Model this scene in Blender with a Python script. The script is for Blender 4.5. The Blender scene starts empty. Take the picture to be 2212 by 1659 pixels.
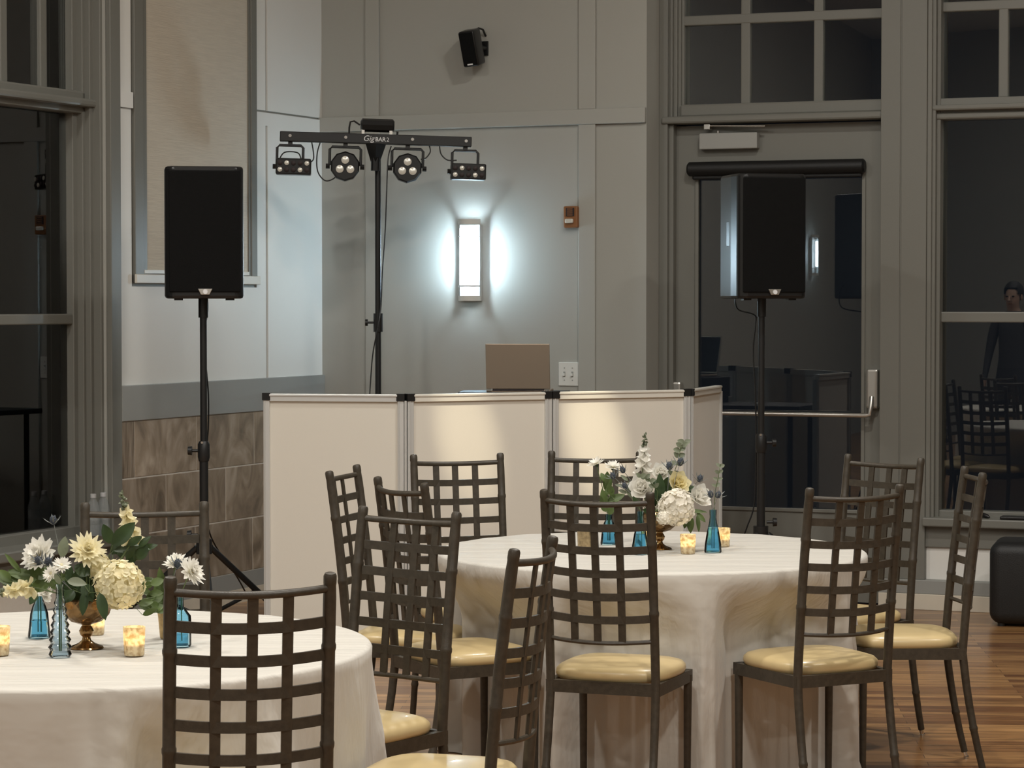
import bpy, bmesh, math, random
from mathutils import Vector, Matrix
random.seed(7)
scene = bpy.context.scene
C = scene.collection
PI = math.pi
# ------------------------------------------------------------------ camera
F_PX, CX, CY, HZ, CAM_H = 5500.0, 1106.0, 829.5, 650.0, 1.65
PITCH = math.atan((CY - HZ) / F_PX)
cd = bpy.data.cameras.new('camera'); cam = bpy.data.objects.new('camera', cd); C.objects.link(cam)
cd.sensor_fit = 'HORIZONTAL'; cd.sensor_width = 36.0; cd.lens = 36.0 * F_PX / 2212.0
cd.clip_start = 0.1; cd.clip_end = 200
cam.location = (0, 0, CAM_H); cam.rotation_euler = (PI / 2 - PITCH, 0, 0)
scene.camera = cam
# ------------------------------------------------------------------ world, exposure, lights
w = bpy.data.worlds.new('night'); scene.world = w; w.use_nodes = True
w.node_tree.nodes['Background'].inputs[0].default_value = (0.01, 0.012, 0.016, 1)
w.node_tree.nodes['Background'].inputs[1].default_value = 0.35
vs = scene.view_settings
vs.view_transform = 'Standard'; vs.look = 'None'; vs.gamma = 1.0; vs.use_curve_mapping = False
vs.exposure = 0.55
WARM, NEUT, COOL = (1.0, 0.92, 0.80), (1.0, 0.97, 0.91), (0.74, 0.90, 1.0)
CEIL = 5.0
def area(name, loc, size, power, col, rot=(0, 0, 0), spread=180):
    l = bpy.data.lights.new(name, 'AREA'); l.shape = 'DISK'; l.size = size; l.energy = power; l.color = col
    l.spread = math.radians(spread)
    o = bpy.data.objects.new(name, l); C.objects.link(o); o.location = loc; o.rotation_euler = rot; return o
def spot(name, loc, target, power, col, ang, blend=1.0, rad=0.05):
    l = bpy.data.lights.new(name, 'SPOT'); l.energy = power; l.color = col; l.spot_size = math.radians(ang)
    l.spot_blend = blend; l.shadow_soft_size = rad
    o = bpy.data.objects.new(name, l); C.objects.link(o); o.location = loc
    o.rotation_euler = (Vector(target) - Vector(loc)).to_track_quat('-Z', 'Y').to_euler(); return o
LAMPS = []
for (x, y, p, col) in [(-2.6, 3.6, 66, NEUT), (1.6, 3.6, 80, NEUT), (-0.4, 6.6, 78, NEUT), (3.4, 7.0, 66, NEUT),
                       (-2.6, 8.6, 58, NEUT), (1.3, 10.0, 60, NEUT), (-3.8, -0.5, 60, NEUT), (2.6, 0.2, 60, NEUT)]:
    area('ceiling_lamp_offscreen', (x, y, CEIL - 0.06), 0.34, p, col); LAMPS.append((x, y))
SPOTS = [((-0.21, 9.6, CEIL - 0.10), (-0.209, 11.97, 0.95), 620), ((0.40, 9.8, CEIL - 0.10), (0.399, 12.25, 0.95), 900)]
for a, b, p in SPOTS:
    spot('accent_spot_offscreen', a, b, p, (1.0, 0.88, 0.64), 5.2, 1.0, 0.02)
# ------------------------------------------------------------------ rays
def ray(x, y):
    a = (x - CX) / F_PX; b = (CY - y) / F_PX
    return Vector((a, math.cos(PITCH) + b * math.sin(PITCH), -math.sin(PITCH) + b * math.cos(PITCH)))
EYE = Vector((0, 0, CAM_H))
def at(x, y, Y):
    r = ray(x, y); return EYE + r * (Y / r.y)
def onz(x, y, z):
    r = ray(x, y); return EYE + r * ((z - CAM_H) / r.z)
class Wall:
    """u along the wall, z up, w out of the wall into the room"""
    def __init__(s, base, d, n): s.b = Vector((*base, 0)); s.d = Vector((*d, 0)).normalized(); s.n = Vector((*n, 0)).normalized()
    def p(s, u, z, w=0): return s.b + s.d * u + s.n * w + Vector((0, 0, z))
    def px(s, x, y, w=0):
        r = ray(x, y); q = s.b + s.n * w
        t = (q - EYE).dot(s.n) / r.dot(s.n); h = EYE + r * t
        return (h - s.b).dot(s.d), h.z
    def ux(s, x, w=0): return s.px(x, HZ, w)[0]
    def rot(s): return math.atan2(s.d.y, s.d.x)
aD = math.radians(69.0); dD = (math.sin(aD), -math.cos(aD)); nD = (-math.cos(aD), -math.sin(aD))
aL = math.radians(24.4); dL = (-math.sin(aL), -math.cos(aL)); nL = (math.cos(aL), -math.sin(aL))
STEP = 0.22                                   # the sconce wall stands this far forward of the door wall
P0 = onz(1974, 1313, 0.0)
aS = math.radians(66.0); dS = (math.sin(aS), -math.cos(aS)); nS = (-math.cos(aS), -math.sin(aS))
_n = Vector((*nD, 0)); _q = P0 + _n * STEP; _r = ray(1396, HZ)
_E = EYE + _r * ((_q - EYE).dot(_n) / _r.dot(_n))          # outer corner of the sconce wall
_m = Vector((*nS, 0)); _r = ray(692, HZ)
CORNER = EYE + _r * ((_E - EYE).dot(_m) / _r.dot(_m))      # inner corner with the left wall
WS = Wall((CORNER.x, CORNER.y), dS, nS)       # sconce wall
_b = _E - _n * STEP - Vector((*dD, 0)) * (_E - CORNER).length
WD = Wall((_b.x, _b.y), dD, nD)               # door and window wall
WL = Wall((CORNER.x, CORNER.y), dL, nL)       # left wall
# ------------------------------------------------------------------ materials
MATS = {}
def nd(nt, t, **kw):
    n = nt.nodes.new(t)
    for k, v in kw.items(): setattr(n, k, v)
    return n
def mat(name, col, rough=0.5, metal=0.0, bump=0.0, bscale=60.0, var=0.0, vscale=8.0, spec=0.5, coat=0.0, trans=0.0, ior=1.45, sss=0.0, emit=None, estr=0.0, stretch=(1, 1, 1), sheen=0.0, alpha=1.0):
    m = bpy.data.materials.new(name); m.use_nodes = True; nt = m.node_tree; b = nt.nodes['Principled BSDF']
    b.inputs['Base Color'].default_value = (*col, 1); b.inputs['Roughness'].default_value = rough
    b.inputs['Metallic'].default_value = metal; b.inputs['Specular IOR Level'].default_value = spec
    b.inputs['Coat Weight'].default_value = coat; b.inputs['Transmission Weight'].default_value = trans
    b.inputs['IOR'].default_value = ior; b.inputs['Sheen Weight'].default_value = sheen
    if sss: b.inputs['Subsurface Weight'].default_value = sss; b.inputs['Subsurface Radius'].default_value = (0.02, 0.015, 0.01)
    if emit: b.inputs['Emission Color'].default_value = (*emit, 1); b.inputs['Emission Strength'].default_value = estr
    if var or bump:
        tc = nd(nt, 'ShaderNodeTexCoord'); mp = nd(nt, 'ShaderNodeMapping'); mp.inputs['Scale'].default_value = stretch
        nt.links.new(tc.outputs['Object'], mp.inputs['Vector'])
    if var:
        n = nd(nt, 'ShaderNodeTexNoise'); n.inputs['Scale'].default_value = vscale; n.inputs['Detail'].default_value = 5
        nt.links.new(mp.outputs[0], n.inputs['Vector'])
        r = nd(nt, 'ShaderNodeValToRGB'); r.color_ramp.elements[0].position = 0.3; r.color_ramp.elements[1].position = 0.7
        r.color_ramp.elements[0].color = (*[c * (1 - var) for c in col], 1); r.color_ramp.elements[1].color = (*[min(1, c * (1 + var)) for c in col], 1)
        nt.links.new(n.outputs['Fac'], r.inputs['Fac']); nt.links.new(r.outputs[0], b.inputs['Base Color'])
    if bump:
        n2 = nd(nt, 'ShaderNodeTexNoise'); n2.inputs['Scale'].default_value = bscale; n2.inputs['Detail'].default_value = 3
        nt.links.new(mp.outputs[0], n2.inputs['Vector'])
        bp = nd(nt, 'ShaderNodeBump'); bp.inputs['Strength'].default_value = bump; bp.inputs['Distance'].default_value = 0.01
        nt.links.new(n2.outputs['Fac'], bp.inputs['Height']); nt.links.new(bp.outputs[0], b.inputs['Normal'])
    MATS[name] = m; return m
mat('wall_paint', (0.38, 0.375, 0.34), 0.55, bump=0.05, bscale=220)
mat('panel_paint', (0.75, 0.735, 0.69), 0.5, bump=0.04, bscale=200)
mat('trim_paint', (0.178, 0.175, 0.153), 0.42, bump=0.03, bscale=150)
mat('rail_paint', (0.29, 0.29, 0.27), 0.5, bump=0.03, bscale=150)
mat('ceiling_paint', (0.55, 0.54, 0.5), 0.8, bump=0.03)
mat('shade_cloth', (0.55, 0.49, 0.40), 0.85, bump=0.25, bscale=40, var=0.06, vscale=30, stretch=(0.25, 0.25, 5))
mat('grout', (0.58, 0.53, 0.46), 0.9, bump=0.2)
mat('base_tile', (0.60, 0.54, 0.44), 0.45, var=0.05)
mat('black_plastic', (0.012, 0.012, 0.012), 0.32)
mat('black_grille', (0.007, 0.007, 0.007), 0.9, bump=0.5, bscale=500, spec=0.15)
mat('black_metal', (0.014, 0.014, 0.014), 0.38)
mat('grey_cabinet', (0.30, 0.31, 0.32), 0.45, bump=0.1, bscale=400)
mat('black_vinyl', (0.008, 0.008, 0.008), 0.5, bump=0.15, bscale=200)
mat('aluminium', (0.62, 0.62, 0.60), 0.38, 0.35)
mat('white_frame', (0.66, 0.63, 0.56), 0.4)
mat('scrim', (0.68, 0.64, 0.56), 0.7, bump=0.04, bscale=300, sheen=0.2)
mat('chrome', (0.75, 0.74, 0.72), 0.18, 1.0)
mat('satin_metal', (0.62, 0.60, 0.56), 0.32, 0.9)
mat('chair_metal', (0.046, 0.037, 0.026), 0.42, bump=0.07, bscale=240, var=0.2, vscale=60)
mat('cushion', (0.56, 0.43, 0.22), 0.33, bump=0.012, bscale=40, var=0.03, vscale=10, coat=0.15)
mat('linen', (0.55, 0.52, 0.465), 0.6, bump=0.75, bscale=11, sheen=0.2, stretch=(0.4, 3.2, 0.8))
mat('laptop_metal', (0.50, 0.40, 0.31), 0.5, 0.8)
mat('screen_black', (0.01, 0.01, 0.01), 0.2)
mat('closer_grey', (0.33, 0.33, 0.31), 0.4)
mat('white_plastic', (0.68, 0.68, 0.64), 0.35)
mat('bronze_plastic', (0.24, 0.10, 0.035), 0.4)
mat('lens', (0.80, 0.78, 0.70), 0.25, 0.3)
mat('print_white', (0.75, 0.75, 0.75), 0.5)
mat('dark_print', (0.03, 0.02, 0.02), 0.6)
mat('gold_bowl', (0.22, 0.135, 0.06), 0.25, 0.85, bump=0.1, bscale=60, var=0.4, vscale=40)
mat('gold_foot', (0.40, 0.25, 0.11), 0.16, 1.0)
mat('gold_vase', (0.46, 0.34, 0.17), 0.3, 0.8, var=0.2, vscale=80)
mat('brown_votive', (0.33, 0.25, 0.14), 0.3, 0.6, var=0.3, vscale=90)
mat('wax', (0.85, 0.78, 0.6), 0.5, sss=0.2)
mat('flame', (1, 0.9, 0.6), 0.5, emit=(1.0, 0.88, 0.66), estr=34)
mat('petal_white', (0.90, 0.88, 0.82), 0.55, sss=0.12)
mat('petal_cream', (0.90, 0.84, 0.60), 0.55, sss=0.12, var=0.08, vscale=30)
mat('petal_yellow', (0.90, 0.82, 0.52), 0.55, sss=0.12)
mat('petal_hydrangea', (0.86, 0.80, 0.57), 0.6, sss=0.1, var=0.12, vscale=25)
mat('petal_ivory', (0.88, 0.84, 0.75), 0.6, sss=0.1, var=0.08, vscale=25)
mat('leaf_green', (0.085, 0.125, 0.035), 0.45, var=0.3, vscale=20)
mat('leaf_dark', (0.035, 0.062, 0.022), 0.4, var=0.3, vscale=20)
mat('leaf_grey', (0.16, 0.18, 0.115), 0.5, var=0.2, vscale=20)
mat('stem_green', (0.10, 0.14, 0.05), 0.5)
mat('thistle_blue', (0.055, 0.066, 0.085), 0.6, bump=0.6, bscale=250)
mat('bract_grey', (0.16, 0.17, 0.16), 0.5)
mat('bottle_label', (0.5, 0.5, 0.48), 0.4)
mat('cap_white', (0.5, 0.5, 0.5), 0.4)
mat('skin', (0.42, 0.27, 0.20), 0.5)
def glass_mat(name, tint=(1, 1, 1), rough=0.0, ior=1.5):
    m = bpy.data.materials.new(name); m.use_nodes = True; nt = m.node_tree; nt.nodes.clear()
    o = nd(nt, 'ShaderNodeOutputMaterial'); mx = nd(nt, 'ShaderNodeMixShader'); fr = nd(nt, 'ShaderNodeFresnel'); fr.inputs[0].default_value = ior
    t = nd(nt, 'ShaderNodeBsdfTransparent'); t.inputs[0].default_value = (*tint, 1)
    g = nd(nt, 'ShaderNodeBsdfGlossy'); g.inputs[1].default_value = rough; g.inputs[0].default_value = (1, 1, 1, 1)
    nt.links.new(fr.outputs[0], mx.inputs[0]); nt.links.new(t.outputs[0], mx.inputs[1]); nt.links.new(g.outputs[0], mx.inputs[2])
    nt.links.new(mx.outputs[0], o.inputs[0]); MATS[name] = m; return m
glass_mat('window_glass', (0.93, 0.95, 0.94), 0.0, 1.64); glass_mat('clear_plastic', (0.80, 0.81, 0.80), 0.05)
glass_mat('blue_glass', (0.70, 0.88, 0.96), 0.03, 1.22); glass_mat('pale_blue_glass', (0.82, 0.89, 0.94), 0.03, 1.25)
mat('water_blue', (0.52, 0.82, 0.93), 0.1, trans=0.85, ior=1.15)
def emit_mat(name, col, s):
    m = bpy.data.materials.new(name); m.use_nodes = True; nt = m.node_tree; nt.nodes.clear()
    o = nd(nt, 'ShaderNodeOutputMaterial'); e = nd(nt, 'ShaderNodeEmission'); e.inputs[0].default_value = (*col, 1); e.inputs[1].default_value = s
    nt.links.new(e.outputs[0], o.inputs[0]); MATS[name] = m
emit_mat('sconce_glow', (0.66, 0.86, 1.0), 270.0)
def diffuser_mat():
    m = bpy.data.materials.new('diffuser_glow'); m.use_nodes = True; nt = m.node_tree; nt.nodes.clear()
    o = nd(nt, 'ShaderNodeOutputMaterial'); a = nd(nt, 'ShaderNodeAddShader'); e = nd(nt, 'ShaderNodeEmission'); e.inputs[0].default_value = (0.85, 0.95, 1, 1); e.inputs[1].default_value = 1.1
    tr = nd(nt, 'ShaderNodeBsdfTransparent'); tr.inputs[0].default_value = (0.8, 0.82, 0.84, 1)
    nt.links.new(e.outputs[0], a.inputs[0]); nt.links.new(tr.outputs[0], a.inputs[1]); nt.links.new(a.outputs[0], o.inputs[0]); MATS['diffuser_glow'] = m
diffuser_mat()
def thin_mat(name, fac):
    m = MATS[name]; nt = m.node_tree; b = nt.nodes['Principled BSDF']; b.inputs['Subsurface Weight'].default_value = 0
    tr = nd(nt, 'ShaderNodeBsdfTranslucent'); mx = nd(nt, 'ShaderNodeMixShader'); mx.inputs[0].default_value = fac
    if b.inputs['Base Color'].is_linked: nt.links.new(b.inputs['Base Color'].links[0].from_socket, tr.inputs[0])
    else: tr.inputs[0].default_value = b.inputs['Base Color'].default_value
    nt.links.new(b.outputs[0], mx.inputs[1]); nt.links.new(tr.outputs[0], mx.inputs[2]); nt.links.new(mx.outputs[0], nt.nodes['Material Output'].inputs[0])
for k in ('petal_white', 'petal_cream', 'petal_yellow', 'petal_hydrangea', 'petal_ivory'): thin_mat(k, 0.42)
for k in ('leaf_green', 'leaf_dark', 'leaf_grey'): thin_mat(k, 0.2)
def pet_mat():
    m = bpy.data.materials.new('pet_plastic'); m.use_nodes = True; nt = m.node_tree; b = nt.nodes['Principled BSDF']
    b.inputs['Base Color'].default_value = (0.6, 0.62, 0.62, 1); b.inputs['Roughness'].default_value = 0.12
    t = nd(nt, 'ShaderNodeBsdfTransparent'); t.inputs[0].default_value = (0.86, 0.88, 0.88, 1); mx = nd(nt, 'ShaderNodeMixShader'); mx.inputs[0].default_value = 0.22
    nt.links.new(t.outputs[0], mx.inputs[1]); nt.links.new(b.outputs[0], mx.inputs[2]); nt.links.new(mx.outputs[0], nt.nodes['Material Output'].inputs[0]); MATS['pet_plastic'] = m
pet_mat()
def votive_mat():
    m = bpy.data.materials.new('votive_gold'); m.use_nodes = True; nt = m.node_tree; b = nt.nodes['Principled BSDF']
    tc = nd(nt, 'ShaderNodeTexCoord'); n = nd(nt, 'ShaderNodeTexNoise'); n.inputs['Scale'].default_value = 90; n.inputs['Detail'].default_value = 4
    nt.links.new(tc.outputs['Object'], n.inputs['Vector'])
    r = nd(nt, 'ShaderNodeValToRGB'); r.color_ramp.elements[0].color = (0.62, 0.47, 0.25, 1); r.color_ramp.elements[1].color = (0.95, 0.88, 0.68, 1)
    r.color_ramp.elements[0].position = 0.35; r.color_ramp.elements[1].position = 0.6
    nt.links.new(n.outputs['Fac'], r.inputs[0]); nt.links.new(r.outputs[0], b.inputs['Base Color'])
    b.inputs['Roughness'].default_value = 0.3; b.inputs['Metallic'].default_value = 0.2
    tr = nd(nt, 'ShaderNodeBsdfTranslucent'); nt.links.new(r.outputs[0], tr.inputs[0])
    mx = nd(nt, 'ShaderNodeMixShader'); mx.inputs[0].default_value = 0.5
    o = nt.nodes['Material Output']; nt.links.new(b.outputs[0], mx.inputs[1]); nt.links.new(tr.outputs[0], mx.inputs[2]); nt.links.new(mx.outputs[0], o.inputs[0])
    MATS['votive_gold'] = m
votive_mat()
def stone_mat():
    m = bpy.data.materials.new('slate_tile'); m.use_nodes = True; nt = m.node_tree; b = nt.nodes['Principled BSDF']
    g = nd(nt, 'ShaderNodeTexCoord'); oi = nd(nt, 'ShaderNodeObjectInfo'); mp = nd(nt, 'ShaderNodeMapping')
    sc = nd(nt, 'ShaderNodeVectorMath', operation='SCALE'); sc.inputs['Scale'].default_value = 30.0
    cb = nd(nt, 'ShaderNodeCombineXYZ'); nt.links.new(oi.outputs['Random'], cb.inputs[0]); nt.links.new(oi.outputs['Random'], cb.inputs[2])
    nt.links.new(cb.outputs[0], sc.inputs[0]); nt.links.new(sc.outputs[0], mp.inputs['Location']); nt.links.new(g.outputs['Object'], mp.inputs['Vector'])
    mp.inputs['Rotation'].default_value = (0.3, 0.7, 0.2); mp.inputs['Scale'].default_value = (1.0, 1.0, 0.55)
    n = nd(nt, 'ShaderNodeTexNoise'); n.inputs['Scale'].default_value = 6; n.inputs['Detail'].default_value = 7; n.inputs['Distortion'].default_value = 1.6
    nt.links.new(mp.outputs[0], n.inputs['Vector'])
    r = nd(nt, 'ShaderNodeValToRGB'); e = r.color_ramp.elements
    e[0].position = 0.30; e[0].color = (0.14, 0.105, 0.072, 1); e[1].position = 0.72; e[1].color = (0.40, 0.325, 0.25, 1)
    k = r.color_ramp.elements.new(0.5); k.color = (0.26, 0.20, 0.14, 1)
    nt.links.new(n.outputs['Fac'], r.inputs[0])
    hs = nd(nt, 'ShaderNodeHueSaturation'); nt.links.new(r.outputs[0], hs.inputs['Color'])
    mr = nd(nt, 'ShaderNodeMapRange'); mr.inputs['To Min'].default_value = 0.8; mr.inputs['To Max'].default_value = 1.2
    nt.links.new(oi.outputs['Random'], mr.inputs['Value']); nt.links.new(mr.outputs[0], hs.inputs['Value'])
    nt.links.new(hs.outputs[0], b.inputs['Base Color']); b.inputs['Roughness'].default_value = 0.55
    bp = nd(nt, 'ShaderNodeBump'); bp.inputs['Strength'].default_value = 0.4; bp.inputs['Distance'].default_value = 0.01
    nt.links.new(n.outputs['Fac'], bp.inputs['Height']); nt.links.new(bp.outputs[0], b.inputs['Normal']); MATS['slate_tile'] = m
stone_mat()
def floor_mat():
    m = bpy.data.materials.new('strip_floor'); m.use_nodes = True; nt = m.node_tree; b = nt.nodes['Principled BSDF']
    tc = nd(nt, 'ShaderNodeTexCoord'); mp = nd(nt, 'ShaderNodeMapping'); mp.inputs['Rotation'].default_value = (0, 0, math.radians(4))
    nt.links.new(tc.outputs['Object'], mp.inputs['Vector'])
    br = nd(nt, 'ShaderNodeTexBrick'); br.offset = 0.37; br.inputs['Scale'].default_value = 1.0
    br.inputs['Brick Width'].default_value = 0.85; br.inputs['Row Height'].default_value = 0.075; br.inputs['Mortar Size'].default_value = 0.0012
    br.inputs['Color1'].default_value = (0.17, 0.072, 0.027, 1); br.inputs['Color2'].default_value = (0.42, 0.225, 0.088, 1); br.inputs['Mortar'].default_value = (0.05, 0.025, 0.012, 1)
    br.inputs['Bias'].default_value = 0.0
    nt.links.new(mp.outputs[0], br.inputs['Vector'])
    mp2 = nd(nt, 'ShaderNodeMapping'); mp2.inputs['Scale'].default_value = (0.9, 16, 1); nt.links.new(mp.outputs[0], mp2.inputs['Vector'])
    n = nd(nt, 'ShaderNodeTexNoise'); n.inputs['Scale'].default_value = 3; n.inputs['Detail'].default_value = 6; nt.links.new(mp2.outputs[0], n.inputs['Vector'])
    mr = nd(nt, 'ShaderNodeMapRange'); mr.inputs['From Min'].default_value = 0.3; mr.inputs['From Max'].default_value = 0.7; mr.inputs['To Min'].default_value = 0.55; mr.inputs['To Max'].default_value = 1.4
    nt.links.new(n.outputs['Fac'], mr.inputs['Value'])
    hs = nd(nt, 'ShaderNodeHueSaturation'); nt.links.new(br.outputs['Color'], hs.inputs['Color']); nt.links.new(mr.outputs[0], hs.inputs['Value'])
    nt.links.new(hs.outputs[0], b.inputs['Base Color']); b.inputs['Roughness'].default_value = 0.30; b.inputs['Coat Weight'].default_value = 0.25; b.inputs['Coat Roughness'].default_value = 0.2
    MATS['strip_floor'] = m
floor_mat()
# ------------------------------------------------------------------ mesh helpers
def hexa(bm, v):
    vs = [bm.verts.new(p) for p in v]
    for f in ((0, 3, 2, 1), (4, 5, 6, 7), (0, 1, 5, 4), (1, 2, 6, 5), (2, 3, 7, 6), (3, 0, 4, 7)): bm.faces.new([vs[i] for i in f])
def box(bm, a, b):
    (x0, y0, z0), (x1, y1, z1) = a, b
    hexa(bm, [(x0, y0, z0), (x1, y0, z0), (x1, y1, z0), (x0, y1, z0), (x0, y0, z1), (x1, y0, z1), (x1, y1, z1), (x0, y1, z1)])
def wbox(bm, W, u0, u1, z0, z1, w0, w1):
    hexa(bm, [W.p(u0, z0, w0), W.p(u1, z0, w0), W.p(u1, z0, w1), W.p(u0, z0, w1), W.p(u0, z1, w0), W.p(u1, z1, w0), W.p(u1, z1, w1), W.p(u0, z1, w1)])
def tube(bm, pts, rad, seg=10, caps=True):
    pts = [Vector(p) for p in pts]; n = len(pts)
    rads = rad if isinstance(rad, (list, tuple)) else [rad] * n
    rings = []; ref = None
    for i in range(n):
        t = (pts[min(i + 1, n - 1)] - pts[max(i - 1, 0)]).normalized()
        if ref is None or abs(ref.dot(t)) > 0.95: ref = Vector((0, 0, 1)) if abs(t.z) < 0.9 else Vector((1, 0, 0))
        a = (ref - t * ref.dot(t)).normalized(); b = t.cross(a); ref = a
        rings.append([bm.verts.new(pts[i] + (a * math.cos(2 * PI * k / seg) + b * math.sin(2 * PI * k / seg)) * rads[i]) for k in range(seg)])
    for i in range(n - 1):
        for k in range(seg): bm.faces.new((rings[i][k], rings[i][(k + 1) % seg], rings[i + 1][(k + 1) % seg], rings[i + 1][k]))
    if caps: bm.faces.new(rings[0][::-1]); bm.faces.new(rings[-1])
def lathe(bm, prof, seg=24, c=(0, 0, 0), close_top=False, close_bot=True):
    c = Vector(c); rings = []
    for r, z in prof:
        if r < 1e-5: rings.append([bm.verts.new(c + Vector((0, 0, z)))])
        else: rings.append([bm.verts.new(c + Vector((r * math.cos(2 * PI * k / seg), r * math.sin(2 * PI * k / seg), z))) for k in range(seg)])
    for i in range(len(rings) - 1):
        A, B = rings[i], rings[i + 1]
        for k in range(seg):
            k2 = (k + 1) % seg
            if len(A) == 1 and len(B) == 1: continue
            if len(A) == 1: bm.faces.new((A[0], B[k2], B[k]))
            elif len(B) == 1: bm.faces.new((A[k], A[k2], B[0]))
            else: bm.faces.new((A[k], A[k2], B[k2], B[k]))
    if close_bot and len(rings[0]) > 1: bm.faces.new(rings[0][::-1])
    if close_top and len(rings[-1]) > 1: bm.faces.new(rings[-1])
def bm_(): return bmesh.new()
def tag(o, label=None, cat=None, group=None, kind=None):
    if label: o['label'] = label
    if cat: o['category'] = cat
    if group: o['group'] = group
    if kind: o['kind'] = kind
    return o
def obj(name, bm, material, parent=None, smooth=False, bevel=0.0, world=False, loc=None, auto=True):
    bmesh.ops.recalc_face_normals(bm, faces=bm.faces)
    me = bpy.data.meshes.new(name); bm.to_mesh(me); bm.free()
    me.materials.append(MATS[material])
    o = bpy.data.objects.new(name, me); C.objects.link(o)
    if parent is not None:
        if world: me.transform(root_matrix(parent).inverted())
        o.parent = parent
    elif loc is not None:
        me.transform(Matrix.Translation(-Vector(loc))); o.location = loc
    if smooth:
        for p in me.polygons: p.use_smooth = True
        if auto: me.set_sharp_from_angle(angle=math.radians(40))
    if bevel:
        md = o.modifiers.new('bevel', 'BEVEL'); md.width = bevel; md.segments = 2; md.limit_method = 'ANGLE'; md.angle_limit = math.radians(40)
    return o
def root_matrix(o):
    m = Matrix.Translation(o.location) @ o.rotation_euler.to_matrix().to_4x4()
    return root_matrix(o.parent) @ m if o.parent else m
def thing(name, label, cat, loc=(0, 0, 0), rz=0.0, group=None):
    o = bpy.data.objects.new(name, None); C.objects.link(o); o.empty_display_size = 0.1
    o.location = loc; o.rotation_euler = (0, 0, rz); return tag(o, label, cat, group)
def copy_tree(o, parent=None):
    c = o.copy(); C.objects.link(c); c.parent = parent
    for ch in KIDS.get(o.name, [x for x in bpy.data.objects if x.parent == o]): copy_tree(ch, c)
    return c
KIDS = {}
def struct(name, bm, material, parent=None, **k):
    o = obj(name, bm, material, parent, **k)
    if parent is None: o['kind'] = 'structure'
    return o
def mesh_of(bm, name, material, smooth=False):
    bmesh.ops.recalc_face_normals(bm, faces=bm.faces)
    me = bpy.data.meshes.new(name); bm.to_mesh(me); bm.free(); me.materials.append(MATS[material])
    if smooth:
        for p in me.polygons: p.use_smooth = True
        me.set_sharp_from_angle(angle=math.radians(40))
    return me
def inst(name, me, parent=None, M=None):
    o = bpy.data.objects.new(name, me); C.objects.link(o); o.parent = parent
    if M is not None: o.matrix_local = M
    return o
# ------------------------------------------------------------------ room shell
b = bm_(); box(b, (-12, -5, -0.1), (11, 15.6, 0)); struct('floor', b, 'strip_floor')
b = bm_(); box(b, (-12, -5, CEIL), (11, 15.6, CEIL + 0.15)); struct('ceiling', b, 'ceiling_paint')
b = bm_(); box(b, (-11.2, -2.2, 0), (10.2, -2.0, CEIL)); struct('wall_rear', b, 'wall_paint')
b = bm_(); box(b, (9.6, -2.2, 0), (9.8, 11.2, CEIL)); struct('wall_right', b, 'wall_paint')
# --- left wall ----------------------------------------------------
uLw = WL.ux(240, 0.03)                      # right edge of window opening
uLc = WL.ux(263, 0.03)                      # outer edge of the casing
LZ0 = WL.px(110, 1160, -0.2)[1]       # sill height
LZ1 = 4.2; uLw2 = uLw + 2.3
b = bm_()
wbox(b, WL, 0, uLw, 0, CEIL, -0.3, 0); wbox(b, WL, uLw, uLw2, 0, LZ0 - 0.03, -0.3, 0); wbox(b, WL, uLw, uLw2, LZ1, CEIL, -0.3, 0); wbox(b, WL, uLw2, 19.5, 0, CEIL, -0.3, 0)
wall_left = struct('wall_left', b, 'wall_paint')
def wpart(name, W, u0, u1, z0, z1, w0, w1, m, parent, bevel=0.0):
    bb = bm_(); wbox(bb, W, u0, u1, z0, z1, w0, w1); return obj(name, bb, m, parent, bevel=bevel)
# heights shared by both walls
Zbelt0, Zbelt1 = WS.px(940, 279)[1], WS.px(940, 247)[1]
Zr1 = WL.px(560, 817, 0.02)[1]; Zr0 = WL.px(560, 888, 0.03)[1]
Zt0 = WL.px(540, 1233, 0.03)[1]
# painted boards (each one a panel with a shadow gap)
ug = WL.ux(573)                       # vertical gap
uf0, uf1 = WL.ux(557, 0.022), WL.ux(293, 0.022)
zf0 = WL.px(440, 612, 0.022)[1]
G = 0.012
for (u0, u1, z0, z1) in [(0.0, ug - G, Zr1, Zbelt0 - 0.0), (ug + G, uLc, Zr1, zf0 - 0.02), (ug + G, uf0 - 0.005, zf0 - 0.02, Zbelt0),
                         (0.0, ug - G, Zbelt1, CEIL - 0.3), (ug + G, uf0 - 0.005, Zbelt1, CEIL - 0.3), (uf1 + 0.02, uLc, zf0 - 0.02, Zbelt0), (uf1 + 0.02, uLc, Zbelt1, CEIL - 0.3)]:
    wpart('wall_panel', WL, u0, u1, z0, z1, 0, 0.012, 'panel_paint', wall_left)
wpart('belt_rail', WL, 0, uf0 - 0.005, Zbelt0, Zbelt1 - 0.012, 0, 0.0125, 'panel_paint', wall_left)
wpart('belt_rail', WL, uf1 + 0.02, uLc, Zbelt0 + 0.002, Zbelt1 - 0.002, 0, 0.026, 'panel_paint', wall_left)
wpart('chair_rail', WL, 0, uLc, Zr0, Zr1, 0, 0.03, 'rail_paint', wall_left, 0.003)
wpart('grout_bed', WL, 0, uLc, Zt0, Zr0, 0, 0.0212, 'grout', wall_left)
wpart('grout_bed', WL, uLc, 4.5, Zt0, LZ0 - 0.17, 0, 0.0212, 'grout', wall_left)
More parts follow.
